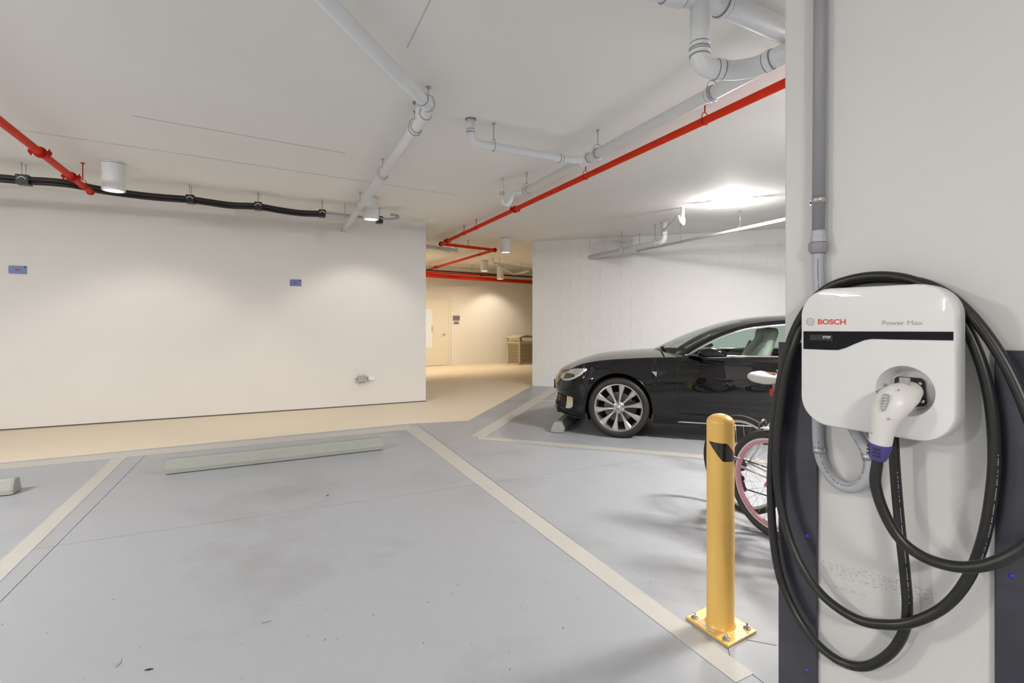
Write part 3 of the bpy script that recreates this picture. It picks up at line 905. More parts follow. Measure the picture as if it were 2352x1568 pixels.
for s_ in (-5, 5):
    for zz in (-1, 1):
        MB().rod(ob + WA * (s_ * px) - WB * 0.03 + UP * (zz * 0.042), ob + WA * (s_ * px) - WB * 0.03 + UP * (zz * 0.065), 0.007, 8).build('stub', M['rod'], t)
w2_ = wpt(852, 868)
MB().box(w2_ - WB * 0.025, 0.5 * 14 * px, 0.024, 0.027, WA, WB).build('white_box', M['lamp_body'], t, bevel=0.004)
MB().rod(ob + WA * (9 * px) - WB * 0.035 + UP * 0.006, w2_ - WA * (6 * px) - WB * 0.03, 0.010, 8).build('link', M['rod'], t)
MB().rod(ob - WA * (16 * px) - WB * 0.03, ob - WA * (9 * px) - WB * 0.035, 0.010, 8).build('stub', M['rod'], t)

# ------------------------------------------------------------------ passage end: door, signs, bin
def fpt(x, y, d=0.0): return on_plane(x, y, FAR - WB * d, WB)
dr = fpt(1029, 800); dl = dr - WA * 0.93
door = MB().prism([dl - WB * 0.002 + UP * 0.012, dr - WB * 0.002 + UP * 0.012, dr - WB * 0.03 + UP * 0.012, dl - WB * 0.03 + UP * 0.012], UP * 2.09)
for v in door.v: v.z = v.z - dr.z if v.z > 1.2 * dr.z + 0.5 else v.z
dz_ = fpt(1005, 687).z
dl.z = 0; dr.z = 0
door = MB().box((dl + dr) / 2 - WB * 0.018 + UP * (dz_ / 2 + 0.006), 0.465, 0.016, dz_ / 2 - 0.006, WA, WB).build('door_1', M['door'])
tag(door, 'cream flush door at the end of the passage', kind='structure')
fm = MB()
for s_ in (dl - WA * 0.03, dr + WA * 0.03):
    fm.box(s_ - WB * 0.025 + UP * (dz_ / 2), 0.03, 0.024, dz_ / 2, WA, WB)
fm.box((dl + dr) / 2 - WB * 0.025 + UP * (dz_ + 0.03), 0.525, 0.024, 0.03, WA, WB)
tag(fm.build('trim_1', M['door']), 'cream door frame at the end of the passage', kind='structure')
hp = fpt(1021, 767, 0.04)
mb = MB().lathe([(0, 0.012), (0.028, 0.010), (0.03, 0)], hp + WB * 0.006, -WB, 16)
mb.rod(hp, hp - WB * 0.05, 0.010, 8); mb.rod(hp - WB * 0.05, hp - WB * 0.05 - WA * 0.12, 0.009, 8)
mb.build('lever_handle', M['steel'], door)
pt_, pb_ = fpt(986, 709, 0.036), fpt(986, 799, 0.036)
pr = fpt(991.5, 755, 0.036)
pc = pr - WA * 0.16
MB().box(Vector((pc.x, pc.y, (pt_.z + pb_.z) / 2)), 0.155, 0.004, (pt_.z - pb_.z) / 2, WA, WB).build('door_panel', M['door_panel'], door)
MB().box(Vector((pr.x, pr.y, (pt_.z + pb_.z) / 2)), 0.014, 0.006, (pt_.z - pb_.z) / 2 + 0.01, WA, WB).build('panel_frame', M['lamp_body'], door)
MB().box(fpt(992.5, 755, 0.046), 0.010, 0.008, 0.10, WA, WB).build('panel_pull', M['letter_grey'], door)
for (x0, y0, x1, y1, lb) in ((1040, 724.5, 1056, 736, 'larger purple-grey room sign beside the passage door'), (1042.5, 738.5, 1053.5, 744, 'small purple-grey plate under the room sign')):
    a, b = fpt(x0, (y0 + y1) / 2, 0.001), fpt(x1, (y0 + y1) / 2, 0.001)
    c = (a + b) / 2; c.z = (fpt((x0 + x1) / 2, y0).z + fpt((x0 + x1) / 2, y1).z) / 2
    hh = (fpt((x0 + x1) / 2, y0).z - fpt((x0 + x1) / 2, y1).z) / 2
    t = thing('room_sign', c - UP * hh, lb, 'sign', 'signs beside the passage door')
    MB().box(c - WB * 0.005, (b - a).length / 2, 0.004, hh, WA, WB).build('plate', M['sign_grey'], t)
    MB().box(c - WB * 0.0095, (b - a).length * 0.33, 0.0006, hh * 0.12, WA, WB).build('text_line', M['letter_navy'], t)

# slatted litter bin
bc0 = at_z(1193.5, 838)                                     # near bottom corner
e1 = (at_z(1179, 835.2) - bc0); e1 = e1.normalized()
e1 = unit(-58); e2 = unit(52)
bw1, bw2, bhh = 0.46, 0.56, 0.92
t = thing('litter_bin', bc0, 'tan slatted litter bin with a curved hood at the end of the passage', 'litter bin')
def bp_(u, v, z, k=1.0): 
    # the body widens a little towards the top
    gx = 1.0 + 0.06 * z / bhh
    c = bc0 + e1 * (bw1 / 2) + e2 * (bw2 / 2)
    return c + e1 * ((u - 0.5) * bw1 * gx) + e2 * ((v - 0.5) * bw2 * gx) + UP * z
inner = MB()
inner.grid([[bp_(u, v, z) for u, v in ((0.06, 0.06), (0.94, 0.06), (0.94, 0.94), (0.06, 0.94))] for z in (0.05, 0.70)], False, True)
inner.face([bp_(u, v, 0.70) for u, v in ((0.06, 0.06), (0.94, 0.06), (0.94, 0.94), (0.06, 0.94))])
inner.build('liner', M['bin_dark'], t)
for (u, v) in ((0, 0), (1, 0), (0, 1), (1, 1)):
    su, sv = (0.07 if u == 0 else -0.07), (0.07 if v == 0 else -0.07)
    MB().grid([[bp_(u, v, z), bp_(u + su, v, z), bp_(u + su, v + sv, z), bp_(u, v + sv, z)] for z in (0.0, 0.72, 0.86)], False, True).build('post', M['bin'], t)
for side in range(4):
    def sp(f, z, ins):
        return {0: bp_(f, ins, z), 1: bp_(ins, f, z), 2: bp_(f, 1 - ins, z), 3: bp_(1 - ins, f, z)}[side]
    for z0, z1 in ((0.0, 0.06), (0.66, 0.72)):
        MB().add([sp(f, z, i) for i in (0.0, 0.04) for z in (z0, z1) for f in (0.0, 1.0)], [(0, 1, 3, 2), (4, 6, 7, 5), (0, 4, 5, 1), (2, 3, 7, 6), (0, 2, 6, 4), (1, 5, 7, 3)]).build('rail', M['bin'], t)
    for k in range(13):
        z0 = 0.075 + k * 0.0455
        MB().add([sp(f, z, i) for i in (0.01, 0.035) for z in (z0, z0 + 0.026) for f in (0.07, 0.93)], [(0, 1, 3, 2), (4, 6, 7, 5), (0, 4, 5, 1), (2, 3, 7, 6), (0, 2, 6, 4), (1, 5, 7, 3)]).build('slat', M['bin'], t)
hood = MB()
rows = []
for k in range(9):
    f = k / 8.0
    zt_ = 0.855 + 0.075 * math.sin(PI * f)
    rows.append([bp_(-0.05, -0.05 + 1.1 * f, zt_), bp_(1.05, -0.05 + 1.1 * f, zt_)])
hood.grid(rows, True); hood.grid([[p_ - UP * 0.025 for p_ in r_] for r_ in rows], True)
for s_ in (0, 1):
    hood.grid([[r_[s_], r_[s_] - UP * 0.025] for r_ in rows], False)
hood.face([rows[0][0], rows[0][1], rows[0][1] - UP * 0.025, rows[0][0] - UP * 0.025]); hood.face([rows[-1][0], rows[-1][1], rows[-1][1] - UP * 0.025, rows[-1][0] - UP * 0.025])
hood.build('hood', M['bin'], t)

# ------------------------------------------------------------------ wheel stops
def wheel_stop(c, d, length, label, w=0.075, h=0.115):
    d = Vector(d).normalized(); s_ = UP.cross(d)
    c = Vector((c[0], c[1], 0.008))
    prof = [(-w, 0.0), (-w * 1.0, 0.035), (-w * 0.62, h * 0.9), (-w * 0.45, h), (w * 0.45, h), (w * 0.62, h * 0.9), (w, 0.035), (w, 0.0)]
    rows = []
    for e_, k in ((-length / 2, 0.94), (-length / 2 + 0.015, 1.0), (0, 1.0), (length / 2 - 0.015, 1.0), (length / 2, 0.94)):
        rows.append([c + d * e_ + s_ * (a * k) + UP * (z * k) for a, z in prof])
    mb = MB().grid(rows, False, True); mb.face(rows[0]); mb.face(rows[-1])
    for e_ in (-0.3, 0.3): mb.box(c + d * (length * e_) - UP * 0.003, 0.12, w * 0.7, 0.0045, d)     # low feet leave a dark gap
    o = mb.build('wheel_stop', M['concrete'])
    tag(o, label, 'wheel stop', 'concrete wheel stops')
    return o
fa, fb = at_z(380, 1091), at_z(881, 1033)
dW_ = (fb - fa).normalized(); sW = UP.cross(dW_)
wheel_stop((fa + fb) / 2 + sW * 0.075, dW_, (fb - fa).length, 'long concrete wheel stop lying in the empty middle bay')
fb2 = at_z(30, 1137)
wheel_stop(fb2 + sW * 0.075 - WA * 0.93, WA, 1.86, 'concrete wheel stop cut off at the left edge of the photo')
fc = at_z(1275, 994)
wheel_stop(fc + CB * 0.95 + CA * 0.02, CB, 1.9, 'worn concrete wheel stop under the nose of the black car')

# ------------------------------------------------------------------ bollard
bb = at_z(1656, 1437)
t = thing('bollard', bb, 'yellow steel bollard with a black band in front of the column', 'bollard')
pc_ = [at_z(1575, 1421), at_z(1673, 1489), at_z(1738, 1454)]
pc_.append(pc_[0] + pc_[2] - pc_[1])
ctr = (pc_[0] + pc_[2]) / 2
bb = ctr.copy()
MB().prism([p_ + UP * 0.0005 for p_ in pc_], UP * 0.013).build('base_plate', M['yellow'], t, bevel=0.003)
br_ = 0.0585
bt = 0.915
prof = [(br_ + 0.008, 0.013), (br_ + 0.002, 0.022), (br_, 0.03), (br_, bt)]
for k in range(1, 9):
    a = k / 8 * PI / 2
    prof.append((br_ * math.cos(a), bt + 0.038 * math.sin(a)))
MB().lathe(prof, bb, UP, 48).build('post', M['yellow'], t, sharp=50)
for p_ in pc_:
    q_ = bb + (p_ - bb) * 0.74
    mb = MB().lathe([(0.0155, 0.0), (0.0155, 0.003), (0.0, 0.003)], q_ + UP * 0.0135, UP, 16)
    mb.lathe([(0.009, 0.0), (0.009, 0.010), (0.0, 0.010)], q_ + UP * 0.0165, UP, 6, smooth=False)
    mb.lathe([(0.0055, 0.0), (0.005, 0.020), (0.0, 0.021)], q_ + UP * 0.0165, UP, 10)
    mb.build('anchor_bolt', M['bolt'], t)
st_ = bb + (pc_[0] + pc_[1] - bb * 2) * 0.40
ds = (pc_[1] - pc_[0]).normalized()
MB().box(st_ + UP * 0.0138, 0.030, 0.006, 0.0005, ds).build('sticker', M['scrap'], t)
# black slanted band: region of the cylinder surface between two slanting edges
def bang(px, py):
    k = (px - CX) / FPX
    dirv = Vector((k, 1, 0)).normalized()
    # intersect the view ray with the cylinder (plan)
    oc = -Vector((bb.x, bb.y, 0))
    b_ = oc.dot(dirv); c_ = oc.length_squared - br_ ** 2
    h_ = max(b_ * b_ - c_, 0.0)
    tt = -b_ - math.sqrt(h_)
    P = dirv * tt
    return math.atan2(P.y - bb.y, P.x - bb.x), CH + (HY - py) / FPX * P.y
top = [bang(1629, 1012), bang(1640, 1015), bang(1655, 1018), bang(1670, 1019), bang(1680, 1031), bang(1690, 1050)]
bot = [bang(1629, 1014), bang(1640, 1033), bang(1650, 1048), bang(1660, 1060), bang(1675, 1060.5), bang(1690, 1056)]
rows = []
N_ = 24
def smp(lst, f):
    a = lst[0][0] + (lst[-1][0] - lst[0][0]) * f
    for i in range(len(lst) - 1):
        if lst[i][0] <= a + 1e-9 <= lst[i + 1][0] + 1e-6 or i == len(lst) - 2:
            u = (a - lst[i][0]) / (lst[i + 1][0] - lst[i][0])
            return a, lst[i][1] + (lst[i + 1][1] - lst[i][1]) * u
def ring_pt(a, z): return Vector((bb.x + math.cos(a) * (br_ + 0.0006), bb.y + math.sin(a) * (br_ + 0.0006), z))
for k in range(N_ + 1):
    f = k / N_
    a, z1 = smp(top, f); _, z0 = smp(bot, f)
    rows.append([ring_pt(a, z0), ring_pt(a, (z0 + z1) / 2), ring_pt(a, z1)])
# the band wraps on round the back of the post
a_end = top[-1][0]; zm = (top[-1][1] + bot[-1][1]) / 2
for k in range(1, 11):
    a = a_end + (2 * PI - (a_end - top[0][0])) * k / 12.0
    zc = zm + (top[0][1] - zm) * k / 12.0
    hw_ = 0.035 * math.sin(PI * k / 12.0) + 0.004
    rows.append([ring_pt(a, zc - hw_), ring_pt(a, zc), ring_pt(a, zc + hw_)])
MB().grid(rows, True).build('black_band', M['black_band'], t)
a, z = bang(1688.5, 1052)
nv = Vector((math.cos(a), math.sin(a), 0))
pp = Vector((bb.x, bb.y, z)) + nv * br_
mb = MB().lathe([(0, 0.012), (0.008, 0.010), (0.009, 0)], pp, nv, 8, smooth=False)
mb.rod(pp, pp + nv * 0.022, 0.004, 8)
mb.build('set_screw', M['bolt'], t)

# small leaf litter on the floor
for i, (px, py, s_) in enumerate(((752, 1138, 0.014), (612, 1428, 0.02), (272, 1522, 0.03), (342, 1538, 0.016))):
    p_ = at_z(px, py)
    a = random.uniform(0, 3)
    d_ = Vector((math.cos(a), math.sin(a), 0)); w_ = UP.cross(d_)
    o = MB().prism([p_ + UP * 0.001 + d_ * s_, p_ + UP * 0.001 + w_ * s_ * 0.4, p_ + UP * 0.001 - d_ * s_, p_ + UP * 0.001 - w_ * s_ * 0.3], UP * 0.002).build('dry_leaf', M['bin_dark'] if i in (0, 3) else M['concrete'])
    tag(o, ['dark leaf speck on the floor by the middle wheel stop', 'pale leaf fragment in the middle of the bay floor', 'largest leaf fragment on the floor at the bottom left', 'dark leaf fragment beside the larger one at the bottom left'][i], 'leaf', 'leaf fragments on the floor')

# ------------------------------------------------------------------ charging station on the column
def kl(p):                                   # world -> (u along the face, z, d out of the face)
    return (p - KL).dot(KU), p.z, (p - KL).dot(KN)
def kw(u, z, d): return KL + KU * u + KN * d + UP * z
fl = kl(kpt(1838.5, 820, DEPTH)); fr = kl(kpt(2195, 820, DEPTH))
CU0, CU1 = fl[0], fr[0]
ztl = kl(kpt(1980, 658, DEPTH))[1]; zbt = kl(kpt(2050, 1004, DEPTH))[1]
cuc, czc = (CU0 + CU1) / 2, (ztl + zbt) / 2
hw, hh = (CU1 - CU0) / 2, (ztl - zbt) / 2
def rrect(hw_, hh_, r_, n=8):
    pts = []
    for cx_, cy_, a0 in ((hw_ - r_, hh_ - r_, 0), (-hw_ + r_, hh_ - r_, 90), (-hw_ + r_, -hh_ + r_, 180), (hw_ - r_, -hh_ + r_, 270)):
        for k in range(n + 1):
            a = math.radians(a0 + 90 * k / n)
            pts.append((cx_ + r_ * math.cos(a), cy_ + r_ * math.sin(a)))
    return pts
t = thing('charging_station', kw(cuc, zbt, 0.06), 'white wall charging station with a black strip hung on the column', 'charging station')
ORG[t.name] = Vector(t.location)
rc = 0.083
rows = []
for ins, d_ in ((0.004, 0.070), (0.0, 0.076), (0.0, 0.130), (0.0012, 0.1355), (0.0035, 0.1388), (0.008, 0.140)):
    rows.append([kw(cuc + x, czc + y, d_) for x, y in rrect(hw - ins, hh - ins, rc - ins)])
mb = MB().grid(rows, True, True)
mb.face(rows[0]); mb.face(rows[-1])
cover = mb.build('cover', M['charger'], t, sharp=60)
# dished recess round the socket, cut into the cover
sc_ = kl(kpt(2077, 898, DEPTH)); 
SR = (kl(kpt(2143, 898, DEPTH))[0] - kl(kpt(2008, 898, DEPTH))[0]) / 2
ctr_s = kw(sc_[0], sc_[1], 0)
cutm = MB().lathe([(0, 0.2), (SR * 1.35, 0.2), (SR * 1.02, DEPTH + 0.0005), (SR * 0.78, DEPTH - 0.045), (0, DEPTH - 0.045)], ctr_s, KN, 48)
cut = cutm.build('cutter', M['recess'])
bo = cover.modifiers.new('recess', 'BOOLEAN'); bo.operation = 'DIFFERENCE'; bo.object = cut; bo.solver = 'EXACT'
bpy.context.view_layer.update()
me = D.meshes.new_from_object(cover.evaluated_get(bpy.context.evaluated_depsgraph_get()))
cover.modifiers.clear(); old = cover.data; cover.data = me; D.objects.remove(cut)
me.set_sharp_from_angle(angle=math.radians(40))
bw = rrect(hw * 0.62, hh * 0.72, 0.05)
bmb = MB().grid([[kw(cuc + x, czc + y, d_) for x, y in bw] for d_ in (0.0008, 0.074)], True, True)
bmb.face([kw(cuc + x, czc + y, 0.0008) for x, y in bw]); bmb.face([kw(cuc + x, czc + y, 0.074) for x, y in bw])
bmb.build('back_box', M['charger_back'], t, sharp=60)
# glossy strip
sp_px = [(1846, 760.5), (2190, 761.5), (2190, 781.5), (2060, 779.5), (2003, 778), (1985, 781), (1962, 790), (1943, 798.5), (1926, 803.5), (1900, 803), (1846, 801)]
strip = MB().prism([kpt(x, y, DEPTH + 0.0003) for x, y in sp_px], KN * 0.0014).build('status_strip', M['gloss_black'], t)
btn = []
b0, b1 = kl(kpt(1861, 774.5, DEPTH)), kl(kpt(1914, 774.5, DEPTH))
bcu = (b0[0] + b1[0]) / 2
o = MB().prism([kw(bcu + x, b0[1] + y, DEPTH + 0.0018) for x, y in rrect((b1[0] - b0[0]) / 2, 0.0085, 0.003, 3)], KN * 0.002).build('stop_button', M['black_plastic'], t)
def wpx(x0, x1, y): return (kpt(x1, y, DEPTH) - kpt(x0, y, DEPTH)).length
text('STOP', 0.0100, kpt(1898.5, 774.5, DEPTH + 0.0042), KU, UP, M['letter_white'], t, bold=0.01, fit=wpx(1890, 1907, 774))
text('BOSCH', 0.0215, kpt(1910, 739.5, DEPTH + 0.0005), KU, UP, M['letter_red'], t, bold=0.025, fit=wpx(1878, 1942, 739))
text('Power', 0.0170, kpt(2050.5, 741.5, DEPTH + 0.0005), KU, UP, M['letter_grey'], t, bold=0.015, fit=wpx(2025, 2076, 742))
text('Max', 0.0170, kpt(2101, 741.5, DEPTH + 0.0005), KU, UP, M['letter_grey'], t, fit=wpx(2083, 2119, 742))
lc = kpt(1861, 739, DEPTH + 0.0006)
lr = abs(kl(kpt(1870, 739, DEPTH))[0] - kl(kpt(1852, 739, DEPTH))[0]) / 2
mb = MB().torus(lc, lr, 0.0005, KN, 32, 6)
mb.torus(lc, lr * 0.82, 0.0004, KN, 32, 6)
for s_ in (-1, 1):
    mb.rod(lc + KU * (s_ * lr * 0.33) - UP * lr * 0.55, lc + KU * (s_ * lr * 0.33) + UP * lr * 0.55, 0.0005, 6)
mb.rod(lc - KU * lr * 0.33 + UP * lr * 0.12, lc + KU * lr * 0.33 + UP * lr * 0.12, 0.0004, 6)
mb.rod(lc - KU * lr * 0.33 - UP * lr * 0.12, lc + KU * lr * 0.33 - UP * lr * 0.12, 0.0004, 6)
mb.build('logo', M['letter_grey'], t)
# dark socket bracket and screws at the bottom of the recess
SD = DEPTH - 0.0445
bk = [(2058, 868), (2064, 864), (2118, 868), (2126, 876), (2131, 924), (2126, 932), (2064, 934), (2056, 925)]
brk = MB().prism([kpt(x, y, SD) for x, y in bk], KN * 0.012).build('socket_bracket', M['black_plastic'], t, bevel=0.003)
c_ = kpt(2089, 899, SD + 0.012)
MB().lathe([(0.030, 0), (0.030, 0.006), (0.024, 0.006), (0.023, -0.008), (0.0, -0.008)], c_, KN, 28).build('socket', M['black_plastic'], brk, sharp=40)
for px_, py_ in ((2112.5, 881), (2119, 922)):
    MB().lathe([(0.0, 0.002), (0.004, 0.002), (0.005, 0)], kpt(px_, py_, SD + 0.0122), KN, 12).build('screw', M['chrome'], brk)

# plug, purple boot and charging cable
def kp3(x, y, d_): return kpt(x, y, d_)
t = thing('charging_cable', kw(cuc, 0.55, 0.05), 'black charging cable looped round the charger with a white plug in its socket', 'charging cable')
# plug axis from the socket outwards, then down
ax = [kp3(2096, 896, SD + 0.012), kp3(2076, 906, 0.150), kp3(2056, 920, 0.185), kp3(2041, 942, 0.198), kp3(2031, 968, 0.200), kp3(2025, 995, 0.198), kp3(2021.5, 1018, 0.195)]
AX = catmull(ax, 5)
wd = [0.026, 0.038, 0.042, 0.0395, 0.0320, 0.0275, 0.0262]
th_ = [0.024, 0.029, 0.033, 0.032, 0.0290, 0.0262, 0.0250]
sect = []
for i in range(len(AX)):
    f = i / (len(AX) - 1) * (len(wd) - 1); k = min(int(f), len(wd) - 2); u_ = f - k
    sect.append((wd[k] * (1 - u_) + wd[k + 1] * u_, th_[k] * (1 - u_) + th_[k + 1] * u_))
MB().sweep(AX, 0, 24, True, True, sect, up=KN).build('plug_body', M['plug'], t, sharp=50)
gpx = [(2027, 907), (2032, 903.5), (2040, 906), (2041, 915), (2036, 932), (2031, 941), (2026, 945), (2023, 938), (2023, 922)]
# grip pad following the front of the plug
def on_plug(x, y, lift=0.0):
    best = None
    r_ = ray(x, y).normalized()
    # march to the swept surface
    lo = None
    for k in range(400):
        d_ = 0.28 - k * 0.0005
        p_ = kp3(x, y, d_)
        for i in range(len(AX)):
            pass
        i = min(range(len(AX)), key=lambda j: (AX[j] - p_).length)
        T_ = (AX[min(i + 1, len(AX) - 1)] - AX[max(i - 1, 0)]).normalized()
        v_ = p_ - AX[i]; v_ = v_ - T_ * v_.dot(T_)
        if v_.length < max(sect[i]) * 0.98: return p_ + KN * lift
    return kp3(x, y, 0.2)
gc = Vector((0, 0, 0))
gp_ = [on_plug(x, y) for x, y in gpx]
gcen = on_plug(2032, 924)
gm = MB()
for i in range(len(gp_)):
    a, b = gp_[i], gp_[(i + 1) % len(gp_)]
    gm.face([a, b, gcen + KN * 0.002])
    gm.face([a, b, b + KN * -0.004, a + KN * -0.004])
gm.build('grip_pad', M['plug_grip'], t)
for k in range(5):
    y_ = 910 + k * 6.5
    a, b = on_plug(2026.5 - k * 0.4, y_ + 1, 0.0012), on_plug(2038 - k * 1.3, y_, 0.0012)
    MB().rod(a, b, 0.0012, 6).build('grip_rib', M['plug'], t)
for px_, py_ in ((2064, 895), (2041, 962), (2002, 994)):
    MB().lathe([(0, 0.001), (0.0025, 0.0008), (0.003, 0)], on_plug(px_, py_, 0.0), KN, 10).build('screw', M['plug_grip'], t)
# latch on top
MB().box(kp3(2078, 884, 0.150), 0.012, 0.004, 0.02, KU, KN).build('latch', M['plug_grip'], t, bevel=0.002)
bdir = (AX[-1] - AX[-3]).normalized()
b0 = AX[-1]
bt_ = MB().sweep([b0 - bdir * 0.002, b0 + bdir * 0.004, b0 + bdir * 0.020, b0 + bdir * 0.042, b0 + bdir * 0.045], 0, 20, True, True,
    [(0.0272, 0.026), (0.0275, 0.0262), (0.0245, 0.0235), (0.0200, 0.0195), (0.018, 0.018)], up=KN).build('boot', M['purple'], t, sharp=40)
sdv = bdir.cross(KN).normalized()
for k in range(3):
    q_ = b0 + bdir * (0.012 + 0.010 * k)
    rr_ = 0.0262 - 0.0022 * k
    for off_, hl in ((-0.004, 0.0085), (0.018, 0.004)):
        MB().box(q_ - sdv * off_ * -1 + KN * (rr_ * (0.99 if abs(off_) < 0.01 else 0.72)), hl, 0.0014, 0.0019, sdv, KN).build('boot_slot', M['lamp_gap'], bt_)
CR = 0.0135
def path3(l): return [kp3(x, y, d_) for x, y, d_ in l]
cp = path3([
 (2052, 1000, 0.062), (2056, 1080, 0.060), (2066, 1200, 0.055), (2078, 1310, 0.050), (2084, 1400, 0.046), (2074, 1455, 0.045), (2040, 1503, 0.045), (1985, 1530, 0.045),
 (1925, 1516, 0.045), (1868, 1468, 0.045), (1822, 1400, 0.045), (1790, 1318, 0.046), (1774, 1210, 0.046), (1771, 1090, 0.046), (1779, 960, 0.046), (1797, 850, 0.046),
 (1822, 765, 0.046), (1858, 702, 0.050), (1900, 662, 0.052), (1960, 640, 0.052), (2030, 633, 0.050), (2100, 645, 0.046), (2160, 678, 0.044), (2210, 735, 0.042), (2252, 830, 0.040), (2276, 930, 0.040),
 (2284, 1040, 0.040), (2277, 1140, 0.040), (2258, 1240, 0.045), (2222, 1330, 0.050), (2170, 1392, 0.055), (2100, 1427, 0.068), (2040, 1434, 0.076), (1970, 1422, 0.076), (1895, 1372, 0.073), (1842, 1302, 0.070),
 (1806, 1215, 0.064), (1786, 1110, 0.060), (1786, 1000, 0.058), (1800, 890, 0.055), (1822, 800, 0.055), (1856, 720, 0.030), (1905, 668, 0.030), (1968, 646, 0.030), (2040, 640, 0.030), (2110, 647, 0.040), (2170, 672, 0.050), (2225, 718, 0.052),
 (2280, 788, 0.055), (2328, 872, 0.060), (2372, 980, 0.070), (2400, 1080, 0.085), (2404, 1160, 0.10), (2378, 1228, 0.12), (2330, 1270, 0.14), (2260, 1298, 0.155), (2190, 1300, 0.165), (2120, 1278, 0.175), (2065, 1235, 0.182), (2028, 1170, 0.187), (2011, 1110, 0.190)])
cp += [b0 + bdir * 0.06, b0 + bdir * 0.03]
cpath = catmull(cp, 8)
MB().sweep(cpath, CR, 14).build('cable', M['cable'], t)
# faint printed legend along three stretches of the cable
def legend(i0, i1, side):
    mb = MB()
    k = i0
    while k < i1:
        a, b = cpath[k], cpath[k + 1]
        T_ = (b - a).normalized(); n_ = (KN + T_.cross(KN) * side); n_ = (n_ - T_ * n_.dot(T_)).normalized(); s_ = T_.cross(n_)
        L_ = (b - a).length
        m_ = max(2, int(L_ / 0.0042))
        for q in range(m_):
            if random.random() < 0.22: continue
            c0_ = a + (b - a) * ((q + 0.5) / m_) + n_ * (CR + 0.0001)
            mb.box(c0_, L_ / m_ * 0.33, 0.0011 * random.uniform(0.6, 1), 0.0002, T_, s_, n_)
        k += 1
    return mb.build('printed_legend', M['letter_grey'], t)
legend(8, 30, -0.9); legend(26 * 8, 28 * 8 + 4, -1.0); legend(60, 68, -0.4)

# conduit feeding the charger
c0 = kl(kpt(1883, 60, 0.025))
cu = c0[0]
zA = kl(kpt(1880, 530, 0.025))[1]
t = thing('conduit', kw(cu, zbt - 0.15, 0.02), 'grey electrical conduit coming down the column into the charger', 'conduit')
rcn = 0.0185
uT = kl(kpt(1884, 0, 0.022))[0]; uB = kl(kpt(1879.5, 530, 0.022))[0]
MB().rod(kw(uT + (uT - uB) * 0.5, CEIL - 0.001, 0.022), kw(uB, zA, 0.022), rcn, 20).build('rigid_pipe', M['grey_conduit'], t)
z1_, z2_ = kl(kpt(1879, 556, 0.025))[1], kl(kpt(1879, 581, 0.025))[1]
MB().lathe([(rcn, 0.002), (rcn + 0.003, 0.0), (rcn + 0.003, z1_ - zA + 0.018), (rcn + 0.005, z1_ - zA + 0.017), (rcn + 0.005, z1_ - zA)], kw(uB, zA, 0.022), UP, 20).build('adapter', M['light_conduit'], t, sharp=40)
MB().lathe([(rcn, z1_), (rcn + 0.009, z1_ - 0.003), (rcn + 0.009, z2_ + 0.008), (rcn + 0.004, z2_), (rcn, z2_)], kw(uB, 0, 0.024), UP, 20).build('compression_nut', M['grey_conduit'], t, sharp=40)
hp = [kpt(1879, 578, 0.023), kpt(1878, 620, 0.022), kpt(1881, 680, 0.022), kpt(1882, 760, 0.022), kpt(1880, 870, 0.022), kpt(1878, 960, 0.022), kpt(1881, 1030, 0.022), kpt(1895, 1075, 0.023), kpt(1925, 1111, 0.026), kpt(1962, 1119, 0.030), kpt(1989, 1098, 0.036), kpt(1997, 1062, 0.040), kpt(1988, 1030, 0.044), kpt(1970, 1000, 0.050), kpt(1955, 972, 0.056)]
MB().sweep(catmull(hp, 8), 0.0165, 16).build('flexible_hose', M['light_conduit'], t)
mb = MB()
mb_p = catmull(hp, 8)
for k in range(3, 118):
    if k in range(20, 45): continue
    a, b = mb_p[min(k, len(mb_p) - 2)], mb_p[min(k + 1, len(mb_p) - 1)]
    T_ = (b - a).normalized(); n_ = (KN + T_.cross(KN) * -0.55); n_ = (n_ - T_ * n_.dot(T_)).normalized(); s_ = T_.cross(n_)
    for q in range(2):
        if random.random() < 0.4: continue
        mb.box(a + (b - a) * (0.25 + 0.5 * q) + n_ * 0.0166, (b - a).length * 0.15, 0.0012, 0.0002, T_, s_, n_)
mb.build('printed_legend', M['letter_navy'], t)
def clamp(p_, d_, r_, side):
    mb = MB().lathe([(r_ + 0.0003, -0.009), (r_ + 0.0022, -0.009), (r_ + 0.0022, 0.009), (r_ + 0.0003, 0.009)], p_, d_, 22)
    base = p_ - KN * ((p_ - KL).dot(KN)) + KN * 0.002
    mb.box(base + KU * (side * 0.026), 0.011, 0.0018, 0.009, KU, KN)
    o = mb.build('strap', M['steel'], t)
    MB().lathe([(0, 0.006), (0.0055, 0.005), (0.006, 0)], base + KU * (side * 0.029) + KN * 0.0018, KN, 10).build('strap_screw', M['blue_cap'], o)
clamp(kw(kl(kpt(1880, 460, 0.022))[0], kl(kpt(1880, 460, 0.022))[1], 0.022), UP, rcn, -1)
clamp(kpt(1881, 1033, 0.022), (hp[6] - hp[5]), 0.0165, -1)
clamp(kpt(1995, 1047, 0.042), (hp[12] - hp[11]), 0.0165, -1)

